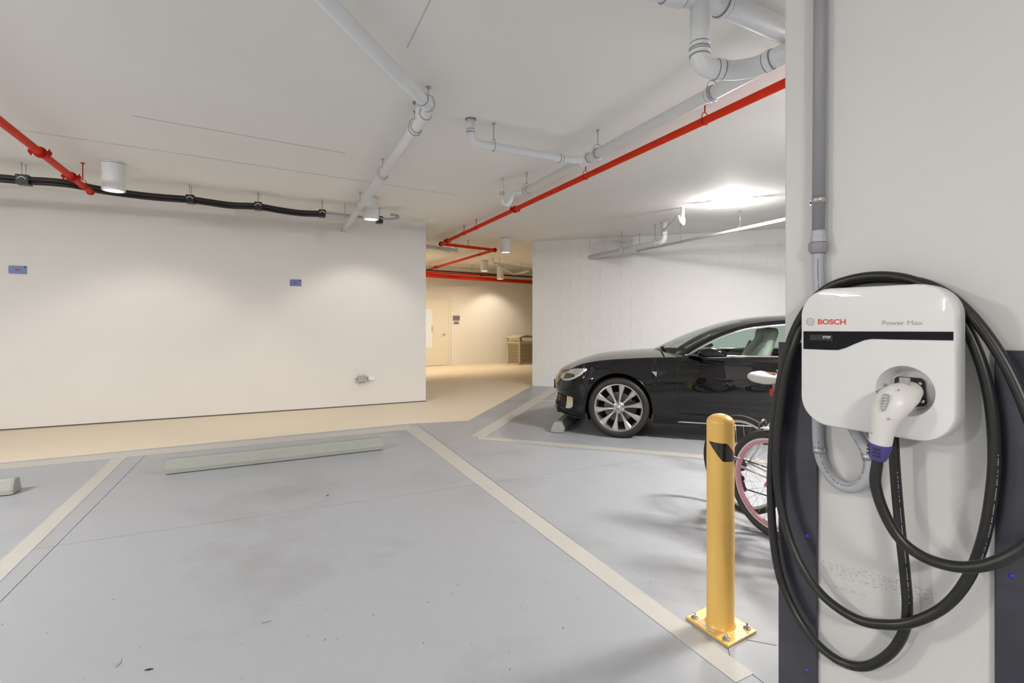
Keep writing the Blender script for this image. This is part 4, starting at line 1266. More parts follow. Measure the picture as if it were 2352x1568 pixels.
# ------------------------------------------------------------------ black electric saloon
CAR_O = Vector((1.534, 6.80, 0))
car = thing('car', CAR_O, 'black four-door electric saloon parked nose to the left beside the block wall', 'car', rz=math.radians(-18.0))
WB_LEN, XF, XR = 2.96, -0.915, 4.03
ARX, ARZ, AZC = 0.388, 0.412, 0.352         # wheel arch half width, height above the axle, axle height
def car_part(mb, name, mat, parent=car, **k):
    return mb.build(name, M[mat] if isinstance(mat, str) else mat, parent, local=True, **k)
LF, LR, NF = 0.56, 0.62, 2.35
def outline():
    S = []
    for k in range(25):
        ph = math.radians(90 * (k / 24.0) ** 1.0)
        x = XF + LF * (1 - max(math.cos(ph), 0) ** (2 / NF)); y = 0.945 * math.sin(ph) ** (2 / NF)
        S.append([x, y])
    xs = []
    for xc in (0.0, WB_LEN):
        xs += [xc - ARX - 1e-4] + [xc - ARX * math.cos(PI * k / 20) for k in range(21)] + [xc + ARX + 1e-4]
    x0 = S[-1][0]
    xs += [x0 + 0.0] if x0 < xs[0] else []
    k = ARX + 0.06
    while k < WB_LEN - ARX - 0.03:
        xs.append(k); k += 0.085
    xs += [WB_LEN + ARX + 0.02]
    xs = sorted(x for x in xs if x > x0 + 0.002)
    for x in xs:
        y = interp([(-0.4, 0.945), (0.0, 0.965), (0.6, 0.948), (1.5, 0.955), (2.4, 0.965), (2.96, 0.980), (3.4, 0.965)], x)
        S.append([x, y])
    xe, ye = S[-1]
    for k in range(1, 19):
        ph = math.radians(90 * (1 - k / 18.0))
        x = XR - (XR - xe) * (1 - max(math.cos(ph), 0) ** (2 / 2.6)); y = ye * math.sin(ph) ** (2 / 2.6) if k < 18 else 0.0
        S.append([x, y])
    return S
OUT = outline()
def normal_at(i):
    a, b = OUT[max(i - 1, 0)], OUT[min(i + 1, len(OUT) - 1)]
    d = Vector((b[0] - a[0], b[1] - a[1], 0))
    if i == 0: return Vector((-1, 0, 0))
    if i == len(OUT) - 1: return Vector((1, 0, 0))
    d.normalize()
    return Vector((-d.y, d.x, 0))          # outwards (+y side)
ZT = [(-0.915, 0.655), (-0.88, 0.672), (-0.80, 0.705), (-0.70, 0.752), (-0.55, 0.812), (-0.37, 0.866), (-0.15, 0.904), (0.1, 0.926), (0.4, 0.945), (0.7, 0.955), (1.2, 0.960), (1.8, 0.966), (2.5, 0.985), (3.1, 1.0), (3.5, 0.995), (3.85, 0.97), (4.03, 0.94)]
def zbot(x, arch=True):
    for xc in (0.0, WB_LEN):
        if arch and abs(x - xc) <= ARX:
            return AZC + ARZ * math.sqrt(max(0.0, 1 - ((x - xc) / ARX) ** 2))
    return interp([(-0.915, 0.235), (-0.7, 0.20), (-0.42, 0.185), (0.45, 0.185), (2.5, 0.195), (3.45, 0.24), (4.03, 0.30)], x)
SIDE_IN = [(0.15, 0.085), (0.20, 0.060), (0.26, 0.030), (0.33, 0.022), (0.42, 0.016), (0.55, 0.0), (0.66, -0.004), (0.74, 0.004), (0.82, 0.016), (0.90, 0.036), (1.0, 0.075)]
FRONT_IN = [(0.15, 0.10), (0.20, 0.06), (0.25, 0.015), (0.29, 0.0), (0.33, 0.018), (0.42, 0.038), (0.47, 0.025), (0.52, 0.004), (0.58, 0.0), (0.63, 0.012), (0.68, 0.045), (0.76, 0.10), (0.95, 0.2)]
REAR_IN = [(0.15, 0.10), (0.30, 0.03), (0.5, 0.0), (0.7, 0.01), (0.9, 0.05), (1.0, 0.08)]
def inset(i, z):
    n = normal_at(i)
    s_ = interp(SIDE_IN, z)
    x = OUT[i][0]
    # flare over the wheels
    for xc in (0.0, WB_LEN):
        dd = math.hypot((x - xc) / 0.56, (z - 0.40) / 0.47)
        if dd < 1: s_ -= 0.020 * (1 - dd * dd) ** 1.5
    # waist above the sill between the wheels
    if 0.4 < x < 2.6: s_ += 0.014 * math.exp(-((z - 0.36) / 0.08) ** 2) * min(1, (x - 0.4) / 0.3, (2.6 - x) / 0.3)
    if n.x < -0.05:
        w = min(1.0, -n.x * 1.15); return s_ * (1 - w) + interp(FRONT_IN, z) * w
    if n.x > 0.05:
        w = min(1.0, n.x * 1.15); return s_ * (1 - w) + interp(REAR_IN, z) * w
    return s_
def skin(i, z, off=0.0):
    p = Vector((OUT[i][0], OUT[i][1], z)) + normal_at(i) * (off - inset(i, z))
    if p.y < 0: p.y = 0
    return p
def skin_x(x, z, off=0.0):
    """point of the side skin at the length x (side and front corner)"""
    for i in range(len(OUT) - 1):
        if OUT[i][0] <= x <= OUT[i + 1][0]:
            u = (x - OUT[i][0]) / max(1e-9, OUT[i + 1][0] - OUT[i][0])
            return skin(i, z, off) * (1 - u) + skin(i + 1, z, off) * u
    return skin(len(OUT) - 1, z, off)
def mir(p): return Vector((p.x, -p.y, p.z))
NEAR = -1
KZ = 18
band = [[skin(i, zbot(OUT[i][0]) + (interp(ZT, OUT[i][0]) - zbot(OUT[i][0])) * (k / KZ)) for k in range(KZ + 1)] for i in range(len(OUT))]
body = MB()
body.grid(band, True); body.grid([[mir(p) for p in r] for r in band], True, flip=True)
# bonnet and rear deck close the band at the top
COWL = next(i for i in range(len(OUT)) if OUT[i][0] >= 0.70)
RDK = next(i for i in range(len(OUT)) if OUT[i][0] >= 3.30)
HC = [(-0.915, 0.655), (-0.895, 0.69), (-0.84, 0.735), (-0.72, 0.798), (-0.55, 0.868), (-0.35, 0.925), (-0.1, 0.960), (0.15, 0.985), (0.36, 1.0)]
MH = 14
hood = []
for i in range(0, COWL + 1):
    e = band[i][KZ]
    f_ = (e.x - XF) / (OUT[COWL][0] - XF)
    # bonnet centre line runs ahead of its edges at the rear
    xc = XF + (0.36 - XF) * f_
    xc = min(xc, e.x)
    row = []
    for j in range(MH + 1):
        u = j / MH
        c = Vector((xc, 0, interp(HC, xc)))
        s1 = 1 - (1 - u) ** 2.0
        row.append(Vector((e.x + (c.x - e.x) * (1 - (1 - u) ** 1.8), e.y * (1 - u), e.z + (c.z - e.z) * s1)))
    hood.append(row)
DC = [(3.55, 1.085), (3.75, 1.05), (3.9, 1.01), (4.03, 0.94)]
deck = []
for i in range(RDK, len(OUT)):
    e = band[i][KZ]
    f_ = (e.x - OUT[RDK][0]) / (XR - OUT[RDK][0])
    xc = 3.55 + (XR - 0.01 - 3.55) * f_
    xc = max(xc, e.x)
    deck.append([Vector((e.x + (xc - e.x) * (1 - (1 - j / MH) ** 1.8), e.y * (1 - j / MH), e.z + (interp(DC, xc) - e.z) * (1 - (1 - j / MH) ** 2))) for j in range(MH + 1)])
body.grid(deck, True); body.grid([[mir(p) for p in r] for r in deck], True, flip=True)
# greenhouse
RAIL = [(0.70, 0.80, 0.972), (0.87, 0.765, 1.095), (1.10, 0.715, 1.222), (1.33, 0.675, 1.306), (1.56, 0.648, 1.352), (1.80, 0.632, 1.376), (2.10, 0.620, 1.385), (2.45, 0.615, 1.372), (2.80, 0.622, 1.318), (3.05, 0.645, 1.235), (3.30, 0.69, 1.06)]
CEN = [(0.36, 1.000), (0.64, 1.145), (0.92, 1.262), (1.20, 1.352), (1.40, 1.393), (1.65, 1.424), (1.95, 1.437), (2.30, 1.425), (2.65, 1.385), (3.00, 1.300), (3.55, 1.085)]
railc = catmull([Vector(r) for r in RAIL], 5)
cenc = catmull([Vector((x, 0, z)) for x, z in CEN], 5)
MU = 14
upper = []
for r, c in zip(railc, cenc):
    upper.append([Vector((r.x + (c.x - r.x) * (1 - (1 - j / MU) ** 1.8), r.y * (1 - j / MU), r.z + (c.z - r.z) * (1 - (1 - j / MU) ** 2.1))) for j in range(MU + 1)])
iw = 19           # rows of windscreen
ir = 42           # start of the rear glass
body.grid([r[:2] for r in upper[:iw + 1]], True); body.grid([[mir(p) for p in r[:2]] for r in upper[:iw + 1]], True, flip=True)
body.grid([r[:2] for r in upper[ir:]], True); body.grid([[mir(p) for p in r[:2]] for r in upper[ir:]], True, flip=True)
# shoulder strip between the skin and the window line
belt = []
sh = []
for i in range(COWL, RDK + 1):
    e = band[i][KZ]
    x = e.x
    yb = interp([(0.70, 0.80), (0.9, 0.835), (1.5, 0.850), (2.4, 0.850), (3.0, 0.80), (3.30, 0.69)], x)
    zb = interp([(0.70, 0.972), (0.9, 0.968), (1.8, 0.975), (2.6, 0.995), (3.3, 1.06)], x)
    belt.append(Vector((x, yb, zb))); sh.append([e, Vector((x, (e.y + yb) / 2, max(e.z, zb) - 0.002)), belt[-1]])
body.grid(sh, True); body.grid([[mir(p) for p in r] for r in sh], True, flip=True)
car_part(body, 'body', 'paint', sharp=55)
hb = MB(); hb.grid(hood, True); hb.grid([[mir(p) for p in r] for r in hood], True, flip=True)
car_part(hb, 'bonnet', 'paint', sharp=60)
rf = MB(); rf.grid(upper[iw:ir + 1], True); rf.grid([[mir(p) for p in r] for r in upper[iw:ir + 1]], True, flip=True)
car_part(rf, 'roof', 'paint')
ws = MB(); ws.grid([r[1:] for r in upper[:iw + 1]], True); ws.grid([[mir(p) for p in r[1:]] for r in upper[:iw + 1]], True, flip=True)
car_part(ws, 'windscreen', 'windscreen')
rg = MB(); rg.grid([r[1:] for r in upper[ir:]], True); rg.grid([[mir(p) for p in r[1:]] for r in upper[ir:]], True, flip=True)
car_part(rg, 'rear_window', 'glass')
# cowl panel between bonnet and windscreen on each side is closed by the first upper row
cw = MB()
hr = hood[-1]
for s_ in (1, -1):
    rowa = [Vector((p.x, p.y * s_, p.z)) for p in hr]
    rowb = [Vector((0.70 + (0.36 - 0.70) * (1 - (1 - j / MH) ** 1.8), 0.80 * (1 - j / MH) * s_, 0.972 + 0.028 * (1 - (1 - j / MH) ** 2.1))) for j in range(MH + 1)]
    cw.grid([rowa, rowb], True)
car_part(cw, 'cowl', 'trim_black')
def railx(x):
    for a, b in zip(railc[:-1], railc[1:]):
        if a.x <= x <= b.x: return a + (b - a) * ((x - a.x) / (b.x - a.x))
    return railc[-1] if x > railc[-1].x else railc[0]
def beltx(x):
    for a, b in zip(belt[:-1], belt[1:]):
        if a.x <= x <= b.x: return a + (b - a) * ((x - a.x) / (b.x - a.x))
    return belt[-1] if x > belt[-1].x else belt[0]
xs_ = [0.70 + (3.30 - 0.70) * k / 70 for k in range(71)]
FRM = 0.062
def side_pt(x, v):
    a, b = beltx(x), railx(x)
    p = a + (b - a) * v
    p.y += 0.035 * math.sin(PI * v) * min(1.0, (b - a).length / 0.35)
    return p
def vtop(x):
    h = (railx(x) - beltx(x)).length
    return max(0.0, 1 - FRM / h) if h > 1e-4 else 0.0
for s_, nm in ((-1, 'near'), (1, 'far')):
    sm_ = (lambda p: Vector((p.x, p.y * s_, p.z)))
    fr_ = MB().grid([[sm_(side_pt(x, vtop(x) + (1 - vtop(x)) * k / 3)) for k in range(4)] for x in xs_], True)
    car_part(fr_, 'window_frame', 'paint')
    for x0, x1 in ((0.84, 1.80), (1.87, 2.98)):
        gx = [x0 + (x1 - x0) * k / 24 for k in range(25)]
        car_part(MB().grid([[sm_(side_pt(x, vtop(x) * k / 6)) for k in range(7)] for x in gx], True), 'side_window', 'glass')
    car_part(MB().grid([[sm_(side_pt(x, vtop(x) * k / 6) + Vector((0, 0.002, 0))) for k in range(7)] for x in (1.80, 1.835, 1.87)], True), 'door_pillar', 'trim_black')
    for x0, x1 in ((0.70, 0.84), (2.98, 3.30)):
        gx = [x0 + (x1 - x0) * k / 8 for k in range(9)]
        car_part(MB().grid([[sm_(side_pt(x, vtop(x) * k / 4)) for k in range(5)] for x in gx], True), 'quarter_panel', 'trim_black')
    # bright trim round the windows
    tr_ = [sm_(side_pt(x, vtop(x)) + Vector((0, 0.004, 0))) for x in xs_ if vtop(x) > 0.02 and x < 3.15]
    lo_ = [sm_(beltx(x) + Vector((0, 0.003, 0.004))) for x in xs_ if 0.72 < x < 3.15]
    mb = MB().sweep([lo_[0]] + tr_ , 0, 8, True, True, [(0.008, 0.013)] * (len(tr_) + 1))
    mb.sweep(lo_, 0, 8, True, True, [(0.008, 0.011)] * len(lo_))
    car_part(mb, 'window_trim', 'chrome')
    # sill trim
    car_part(MB().sweep([sm_(skin_x(0.66 + 1.85 * k / 20, 0.222, 0.003)) for k in range(21)], 0, 8, True, True, [(0.005, 0.009)] * 21), 'sill_trim', 'chrome')
    # door gaps
    for pts_ in ([(0.662, 0.215), (0.660, 0.40), (0.655, 0.60), (0.660, 0.80), (0.672, 0.88), (0.73, 0.945)], [(1.83, 0.215), (1.83, 0.5), (1.83, 0.75), (1.835, 0.955)], [(2.52, 0.30), (2.62, 0.5), (2.80, 0.80), (2.90, 0.97)]):
        pp = catmull([Vector((a, 0, b)) for a, b in pts_], 6)
        car_part(MB().sweep([sm_(skin_x(p.x, p.z, 0.0005)) for p in pp], 0, 6, True, True, [(0.0035, 0.0035)] * len(pp)), 'door_gap', 'underbody')
    # door handles
    for x in (1.66, 2.46):
        car_part(MB().sweep([sm_(skin_x(x + 0.20 * k / 6, 0.835, 0.003)) for k in range(7)], 0, 8, True, True, [(0.004, 0.012)] * 7), 'door_handle', 'chrome')
    # wheel arch lips and liners
    for xc in (0.0, WB_LEN):
        pts_ = []
        for k in range(33):
            a = PI * k / 32
            x = xc - ARX * math.cos(a); z = AZC + ARZ * math.sin(a)
            pts_.append(sm_(skin_x(x, z, -0.006)))
        car_part(MB().sweep(pts_, 0, 8, True, True, [(0.012, 0.010)] * len(pts_)), 'arch_lip', 'paint')
        ln = []
        for k in range(25):
            a = -0.45 + (PI + 0.9) * k / 24
            x = xc - (ARX - 0.002) * math.cos(a) ; z = AZC + (ARZ - 0.002) * math.sin(a)
            ln.append([Vector((x, 0.925 * s_, z)), Vector((x, 0.55 * s_, z))])
        mb = MB().grid(ln, True)
        mb.face([r[1] for r in ln])
        car_part(mb, 'arch_liner', 'underbody', recalc=False)
    # fender emblem: bright wedge with a dark camera window behind
    car_part(MB().prism([sm_(skin_x(a, b, 0.001)) for a, b in ((0.375, 0.788), (0.435, 0.786), (0.428, 0.728))], Vector((0, 0.004 * s_, 0))), 'fender_trim', 'chrome')
    car_part(MB().prism([sm_(skin_x(a, b, 0.0008)) for a, b in ((0.435, 0.788), (0.545, 0.788), (0.53, 0.768), (0.45, 0.735))], Vector((0, 0.003 * s_, 0))), 'fender_repeater', 'trim_black')
    # headlamp
    hx = [(-0.795, 0.690, 0.700), (-0.76, 0.655, 0.716), (-0.70, 0.636, 0.742), (-0.64, 0.634, 0.765), (-0.58, 0.645, 0.780), (-0.52, 0.672, 0.790), (-0.45, 0.712, 0.795), (-0.375, 0.775, 0.797)]
    hl_ = MB().grid([[sm_(skin_x(a, lo2 + (hi2 - lo2) * k / 5, 0.004)) for k in range(6)] for a, lo2, hi2 in hx], True)
    h_ = car_part(hl_, 'headlamp', 'lamp_lens')
    car_part(MB().grid([[sm_(skin_x(a, lo2 + (hi2 - lo2) * k / 4, 0.006)) for k in range(5)] for a, lo2, hi2 in ((-0.70, 0.655, 0.715), (-0.64, 0.650, 0.725), (-0.56, 0.672, 0.722), (-0.53, 0.69, 0.715))], True), 'headlamp_reflector', 'lamp_inner', h_)
    car_part(MB().sweep([sm_(skin_x(a, b, 0.007)) for a, b in ((-0.385, 0.788), (-0.46, 0.722), (-0.53, 0.682), (-0.60, 0.660), (-0.66, 0.650))], 0.006, 6), 'running_light', 'letter_white', h_)
    # lower intake and fog lamp
    car_part(MB().grid([[sm_(skin_x(a, lo2 + (hi2 - lo2) * k / 5, 0.0035)) for k in range(6)] for a, lo2, hi2 in ((-0.875, 0.315, 0.445), (-0.83, 0.300, 0.452), (-0.76, 0.295, 0.455), (-0.70, 0.298, 0.452), (-0.655, 0.305, 0.448))], True), 'lower_intake', 'underbody')
    for z in (0.345, 0.375, 0.41):
        car_part(MB().sweep([sm_(skin_x(a, z, 0.006)) for a in (-0.86, -0.80, -0.74, -0.67)], 0.0035, 6), 'intake_bar', 'lamp_inner')
    car_part(MB().grid([[sm_(skin_x(a, lo2 + (hi2 - lo2) * k / 5, 0.006)) for k in range(6)] for a, lo2, hi2 in ((-0.65, 0.305, 0.447), (-0.62, 0.300, 0.447), (-0.585, 0.305, 0.444), (-0.555, 0.33, 0.435))], True), 'fog_lamp', 'lamp_lens')
    car_part(MB().grid([[sm_(skin_x(a, lo2 + (hi2 - lo2) * k / 3, 0.0075)) for k in range(4)] for a, lo2, hi2 in ((-0.642, 0.385, 0.435), (-0.60, 0.383, 0.435), (-0.575, 0.39, 0.43))], True), 'side_marker', 'fog_amber')
    # lower lip
    car_part(MB().sweep([sm_(skin_x(a, b, 0.006)) for a, b in ((-0.905, 0.262), (-0.87, 0.258), (-0.80, 0.245), (-0.70, 0.225), (-0.58, 0.206), (-0.47, 0.198))], 0, 8, True, True, [(0.016, 0.012)] * 6), 'lower_lip', 'paint')
    # mirror
    mp = [(0.885, 0.955, 0.992, 0.008), (0.905, 0.985, 1.000, 0.030), (0.94, 1.03, 1.018, 0.050), (1.00, 1.055, 1.026, 0.052), (1.08, 1.06, 1.020, 0.044), (1.135, 1.055, 1.008, 0.032), (1.16, 1.05, 1.0, 0.015)]
    mm = MB().sweep([Vector((a, b * s_, c)) for a, b, c, r in mp], 0, 16, True, True, [(r * 1.35, r) for a, b, c, r in mp])
    o_ = car_part(mm, 'mirror', 'paint')
    car_part(MB().sweep([Vector((a, b * s_, c)) for a, b, c in ((0.86, 0.90, 0.975), (0.95, 0.98, 0.968), (1.05, 1.02, 0.968), (1.15, 1.04, 0.972))], 0, 8, True, True, [(0.016, 0.008), (0.02, 0.010), (0.02, 0.009), (0.012, 0.006)]), 'mirror_trim', 'chrome', o_)
    car_part(MB().sweep([Vector((0.80, 0.855 * s_, 0.975)), Vector((0.90, 0.95 * s_, 0.972)), Vector((0.98, 1.0 * s_, 0.985))], 0, 10, True, True, [(0.05, 0.012), (0.045, 0.014), (0.04, 0.02)]), 'mirror_stalk', 'trim_black', o_)
    # tail lamp
    car_part(MB().grid([[sm_(skin_x(a, 0.80 + 0.10 * k / 3, 0.004)) for k in range(4)] for a in (3.70, 3.80, 3.90, 3.97)], True), 'tail_lamp', 'letter_red')
# front emblem plate and intake
car_part(MB().box((XF - 0.004, 0, 0.52), 0.012, 0.26, 0.06), 'number_plate', 'trim_black', bevel=0.004)
# wipers
for y0 in (-0.25, 0.2):
    car_part(MB().sweep([Vector((0.47, y0 + 0.25, 1.010)), Vector((0.46, y0, 1.035)), Vector((0.50, y0 - 0.28, 1.045))], 0.009, 6), 'wiper', 'trim_black')
# structure inside: floor pan, bulkhead, seats
und = MB()
und.box((1.48, 0, 0.26), 1.06, 0.86, 0.07); und.box((-0.60, 0, 0.29), 0.18, 0.72, 0.07); und.box((3.66, 0, 0.34), 0.26, 0.80, 0.08)
und.box((0.0, 0, 0.42), 0.42, 0.52, 0.18); und.box((2.96, 0, 0.45), 0.42, 0.52, 0.2)
car_part(und, 'underbody', 'underbody')
car_part(MB().box((0.72, 0, 0.75), 0.10, 0.76, 0.19), 'dashboard', 'trim_black', bevel=0.05)
for s_ in (-1, 1):
    car_part(MB().box((1.30, 0.86 * s_, 0.62), 0.62, 0.03, 0.30), 'door_lining', 'trim_black')
def seat(x, y, mat='cream'):
    c = MB()
    rows_ = []
    for (dx, z, hw_, th2) in ((0.0, 0.50, 0.24, 0.07), (0.04, 0.62, 0.255, 0.075), (0.10, 0.80, 0.26, 0.07), (0.16, 0.98, 0.235, 0.06), (0.21, 1.07, 0.185, 0.05), (0.235, 1.115, 0.135, 0.04), (0.25, 1.15, 0.125, 0.04), (0.265, 1.22, 0.125, 0.045), (0.275, 1.27, 0.10, 0.035), (0.28, 1.285, 0.04, 0.015)):
        rows_.append([Vector((x + dx + 1.5 * th2 * math.cos(a) * (abs(math.cos(a)) ** -0.3 if abs(math.cos(a)) > 1e-3 else 1), y + hw_ * math.sin(a) * (abs(math.sin(a)) ** -0.35 if abs(math.sin(a)) > 1e-3 else 1), z)) for a in [2 * PI * (k + 0.5) / 20 for k in range(20)]])
    c.grid(rows_, True, True); c.face(rows_[-1])
    o_ = car_part(c, 'seat', mat)
    car_part(MB().box((x - 0.24, y, 0.46), 0.27, 0.25, 0.08), 'seat_cushion', mat, o_, bevel=0.04)
for y in (-0.37, 0.37):
    seat(1.44, y)
    seat(2.38, y)
# belt from the pillar
for s_ in (-1, 1):
    car_part(MB().sweep([Vector((1.60, 0.53 * s_, 1.10)), Vector((1.545, 0.54 * s_, 0.98)), Vector((1.475, 0.54 * s_, 0.72))], 0, 6, True, False, [(0.024, 0.002)] * 3, up=(0.0, s_, 0.0)), 'seat_belt', 'belt')
stw = MB().torus((0.98, -0.37, 0.90), 0.175, 0.014, Vector((0.9, 0, 0.45)), 32, 8)
car_part(stw, 'steering_wheel', 'trim_black')

# wheels: a rim with spokes, tire, nuts and brake
def wheel(xc, s_):
    tr_, rim_r = 0.352, 0.272
    yo = 0.955 * s_            # outer face
    A = Vector((0, s_, 0))
    c = Vector((xc, yo, AZC))
    rim = MB().lathe([(rim_r - 0.004, -0.015), (rim_r + 0.006, -0.006), (rim_r + 0.006, 0.0), (rim_r - 0.004, 0.002), (rim_r - 0.012, -0.010), (rim_r - 0.020, -0.05), (rim_r - 0.02, -0.20), (rim_r, -0.21)], c, A, 56)
    w = car_part(rim, 'wheel', 'alloy', recalc=True, sharp=35)
    prof = [(rim_r + 0.003, -0.225), (rim_r + 0.03, -0.238), (tr_ - 0.016, -0.235), (tr_ - 0.003, -0.215), (tr_, -0.18), (tr_, -0.05), (tr_ - 0.003, -0.012), (tr_ - 0.014, 0.004), (tr_ - 0.030, 0.012), (rim_r + 0.025, 0.013), (rim_r + 0.012, 0.006), (rim_r + 0.002, -0.006)]
    tire = car_part(MB().lathe(prof, c, A, 72), 'tire', 'rubber', w)
    gr = MB()
    for k in range(72):
        a = 2 * PI * k / 72
        d_ = Vector((math.cos(a), 0, math.sin(a))); tng = Vector((-math.sin(a), 0, math.cos(a)))
        gr.box(c + d_ * (tr_ - 0.0050) + A * -0.016, 0.0022, 0.014, 0.0052, tng, A, d_)
    car_part(gr, 'tread_edge', 'underbody', w)
    for k in range(10):
        a = 2 * PI * (k + 0.25) / 10
        d_ = Vector((math.cos(a), 0, math.sin(a))); tg = A.cross(d_)
        def P(r, t_, y_): return c + d_ * r + tg * t_ + A * y_
        sec = [(0.045, 0.010, -0.012), (0.11, 0.013, -0.016), (0.17, 0.021, -0.012), (0.225, 0.032, -0.006), (rim_r - 0.004, 0.040, -0.003)]
        rows_ = []
        for r, hwid, y_ in sec:
            sk = 0.010 * (r / rim_r)       # each blade is twisted a little
            rows_.append([P(r, -hwid, y_ - 0.010), P(r, -hwid * 0.75, y_ - 0.001), P(r, hwid * 0.2 + sk, y_ + 0.002), P(r, hwid, y_ - 0.013), P(r, hwid * 0.9, y_ - 0.035), P(r, -hwid * 0.9, y_ - 0.035)])
        mb = MB().grid(rows_, False, True); mb.face(rows_[0]); mb.face(rows_[-1])
        car_part(mb, 'spoke', 'alloy', w)
    car_part(MB().lathe([(0.075, -0.03), (0.070, -0.014), (0.05, -0.008), (0.0, -0.006)], c, A, 32), 'hub', 'alloy', w)
    car_part(MB().lathe([(0.028, -0.008), (0.026, -0.001), (0.0, 0.001)], c, A, 24), 'centre_cap', 'alloy', w)
    for k in range(5):
        a = 2 * PI * k / 5 + 0.35
        q = c + Vector((math.cos(a), 0, math.sin(a))) * 0.056
        mb = MB().lathe([(0.013, -0.012), (0.013, -0.006), (0.009, -0.006)], q, A, 14)
        car_part(mb, 'nut_socket', 'trim_black', w)
        car_part(MB().lathe([(0.009, -0.01), (0.009, -0.002), (0.006, 0.001), (0.0, 0.0015)], q, A, 6, smooth=False), 'lug_nut', 'alloy', w)
    car_part(MB().lathe([(0.0, -0.085), (0.175, -0.085), (0.175, -0.11), (0.0, -0.11)], c, A, 40), 'brake_disc', 'alloy_dark', w, sharp=40)
    cal = MB()
    rows_ = []
    for k in range(8):
        a = -0.55 + 1.0 * k / 7
        d_ = Vector((math.cos(a), 0, math.sin(a)))
        rows_.append([c + d_ * 0.11 + A * -0.062, c + d_ * 0.205 + A * -0.062, c + d_ * 0.205 + A * -0.13, c + d_ * 0.11 + A * -0.13])
    cal.grid(rows_, False, True); cal.face(rows_[0]); cal.face(rows_[-1])
    car_part(cal, 'caliper', 'trim_black', w)
    car_part(MB().lathe([(0.0, -0.20), (rim_r - 0.02, -0.20)], c, A, 32), 'inner_shield', 'underbody', w)
    return w, c, A
for xc in (0.0, WB_LEN):
    for s_ in (-1, 1):
        w, c, A = wheel(xc, s_)
        if s_ == -1 and xc == 0.0:
            # raised maker's name on the near front tire
            for k, chh in enumerate('GOODYEAR'):
                a = math.radians(158 - k * 9.2 - (4 if k > 3 else 0))
                up_ = Vector((math.cos(a), 0, math.sin(a)))
                rt_ = Vector((math.sin(a), 0, -math.cos(a)))
                q = c + up_ * 0.316 + A * 0.0125
                ORG[w.name] = Vector((0, 0, 0))
                text(chh, 0.034, q, rt_, up_, M['tire_letter'], w, name='tire_letter', depth=0.0012, bold=0.02, stretch=1.3)

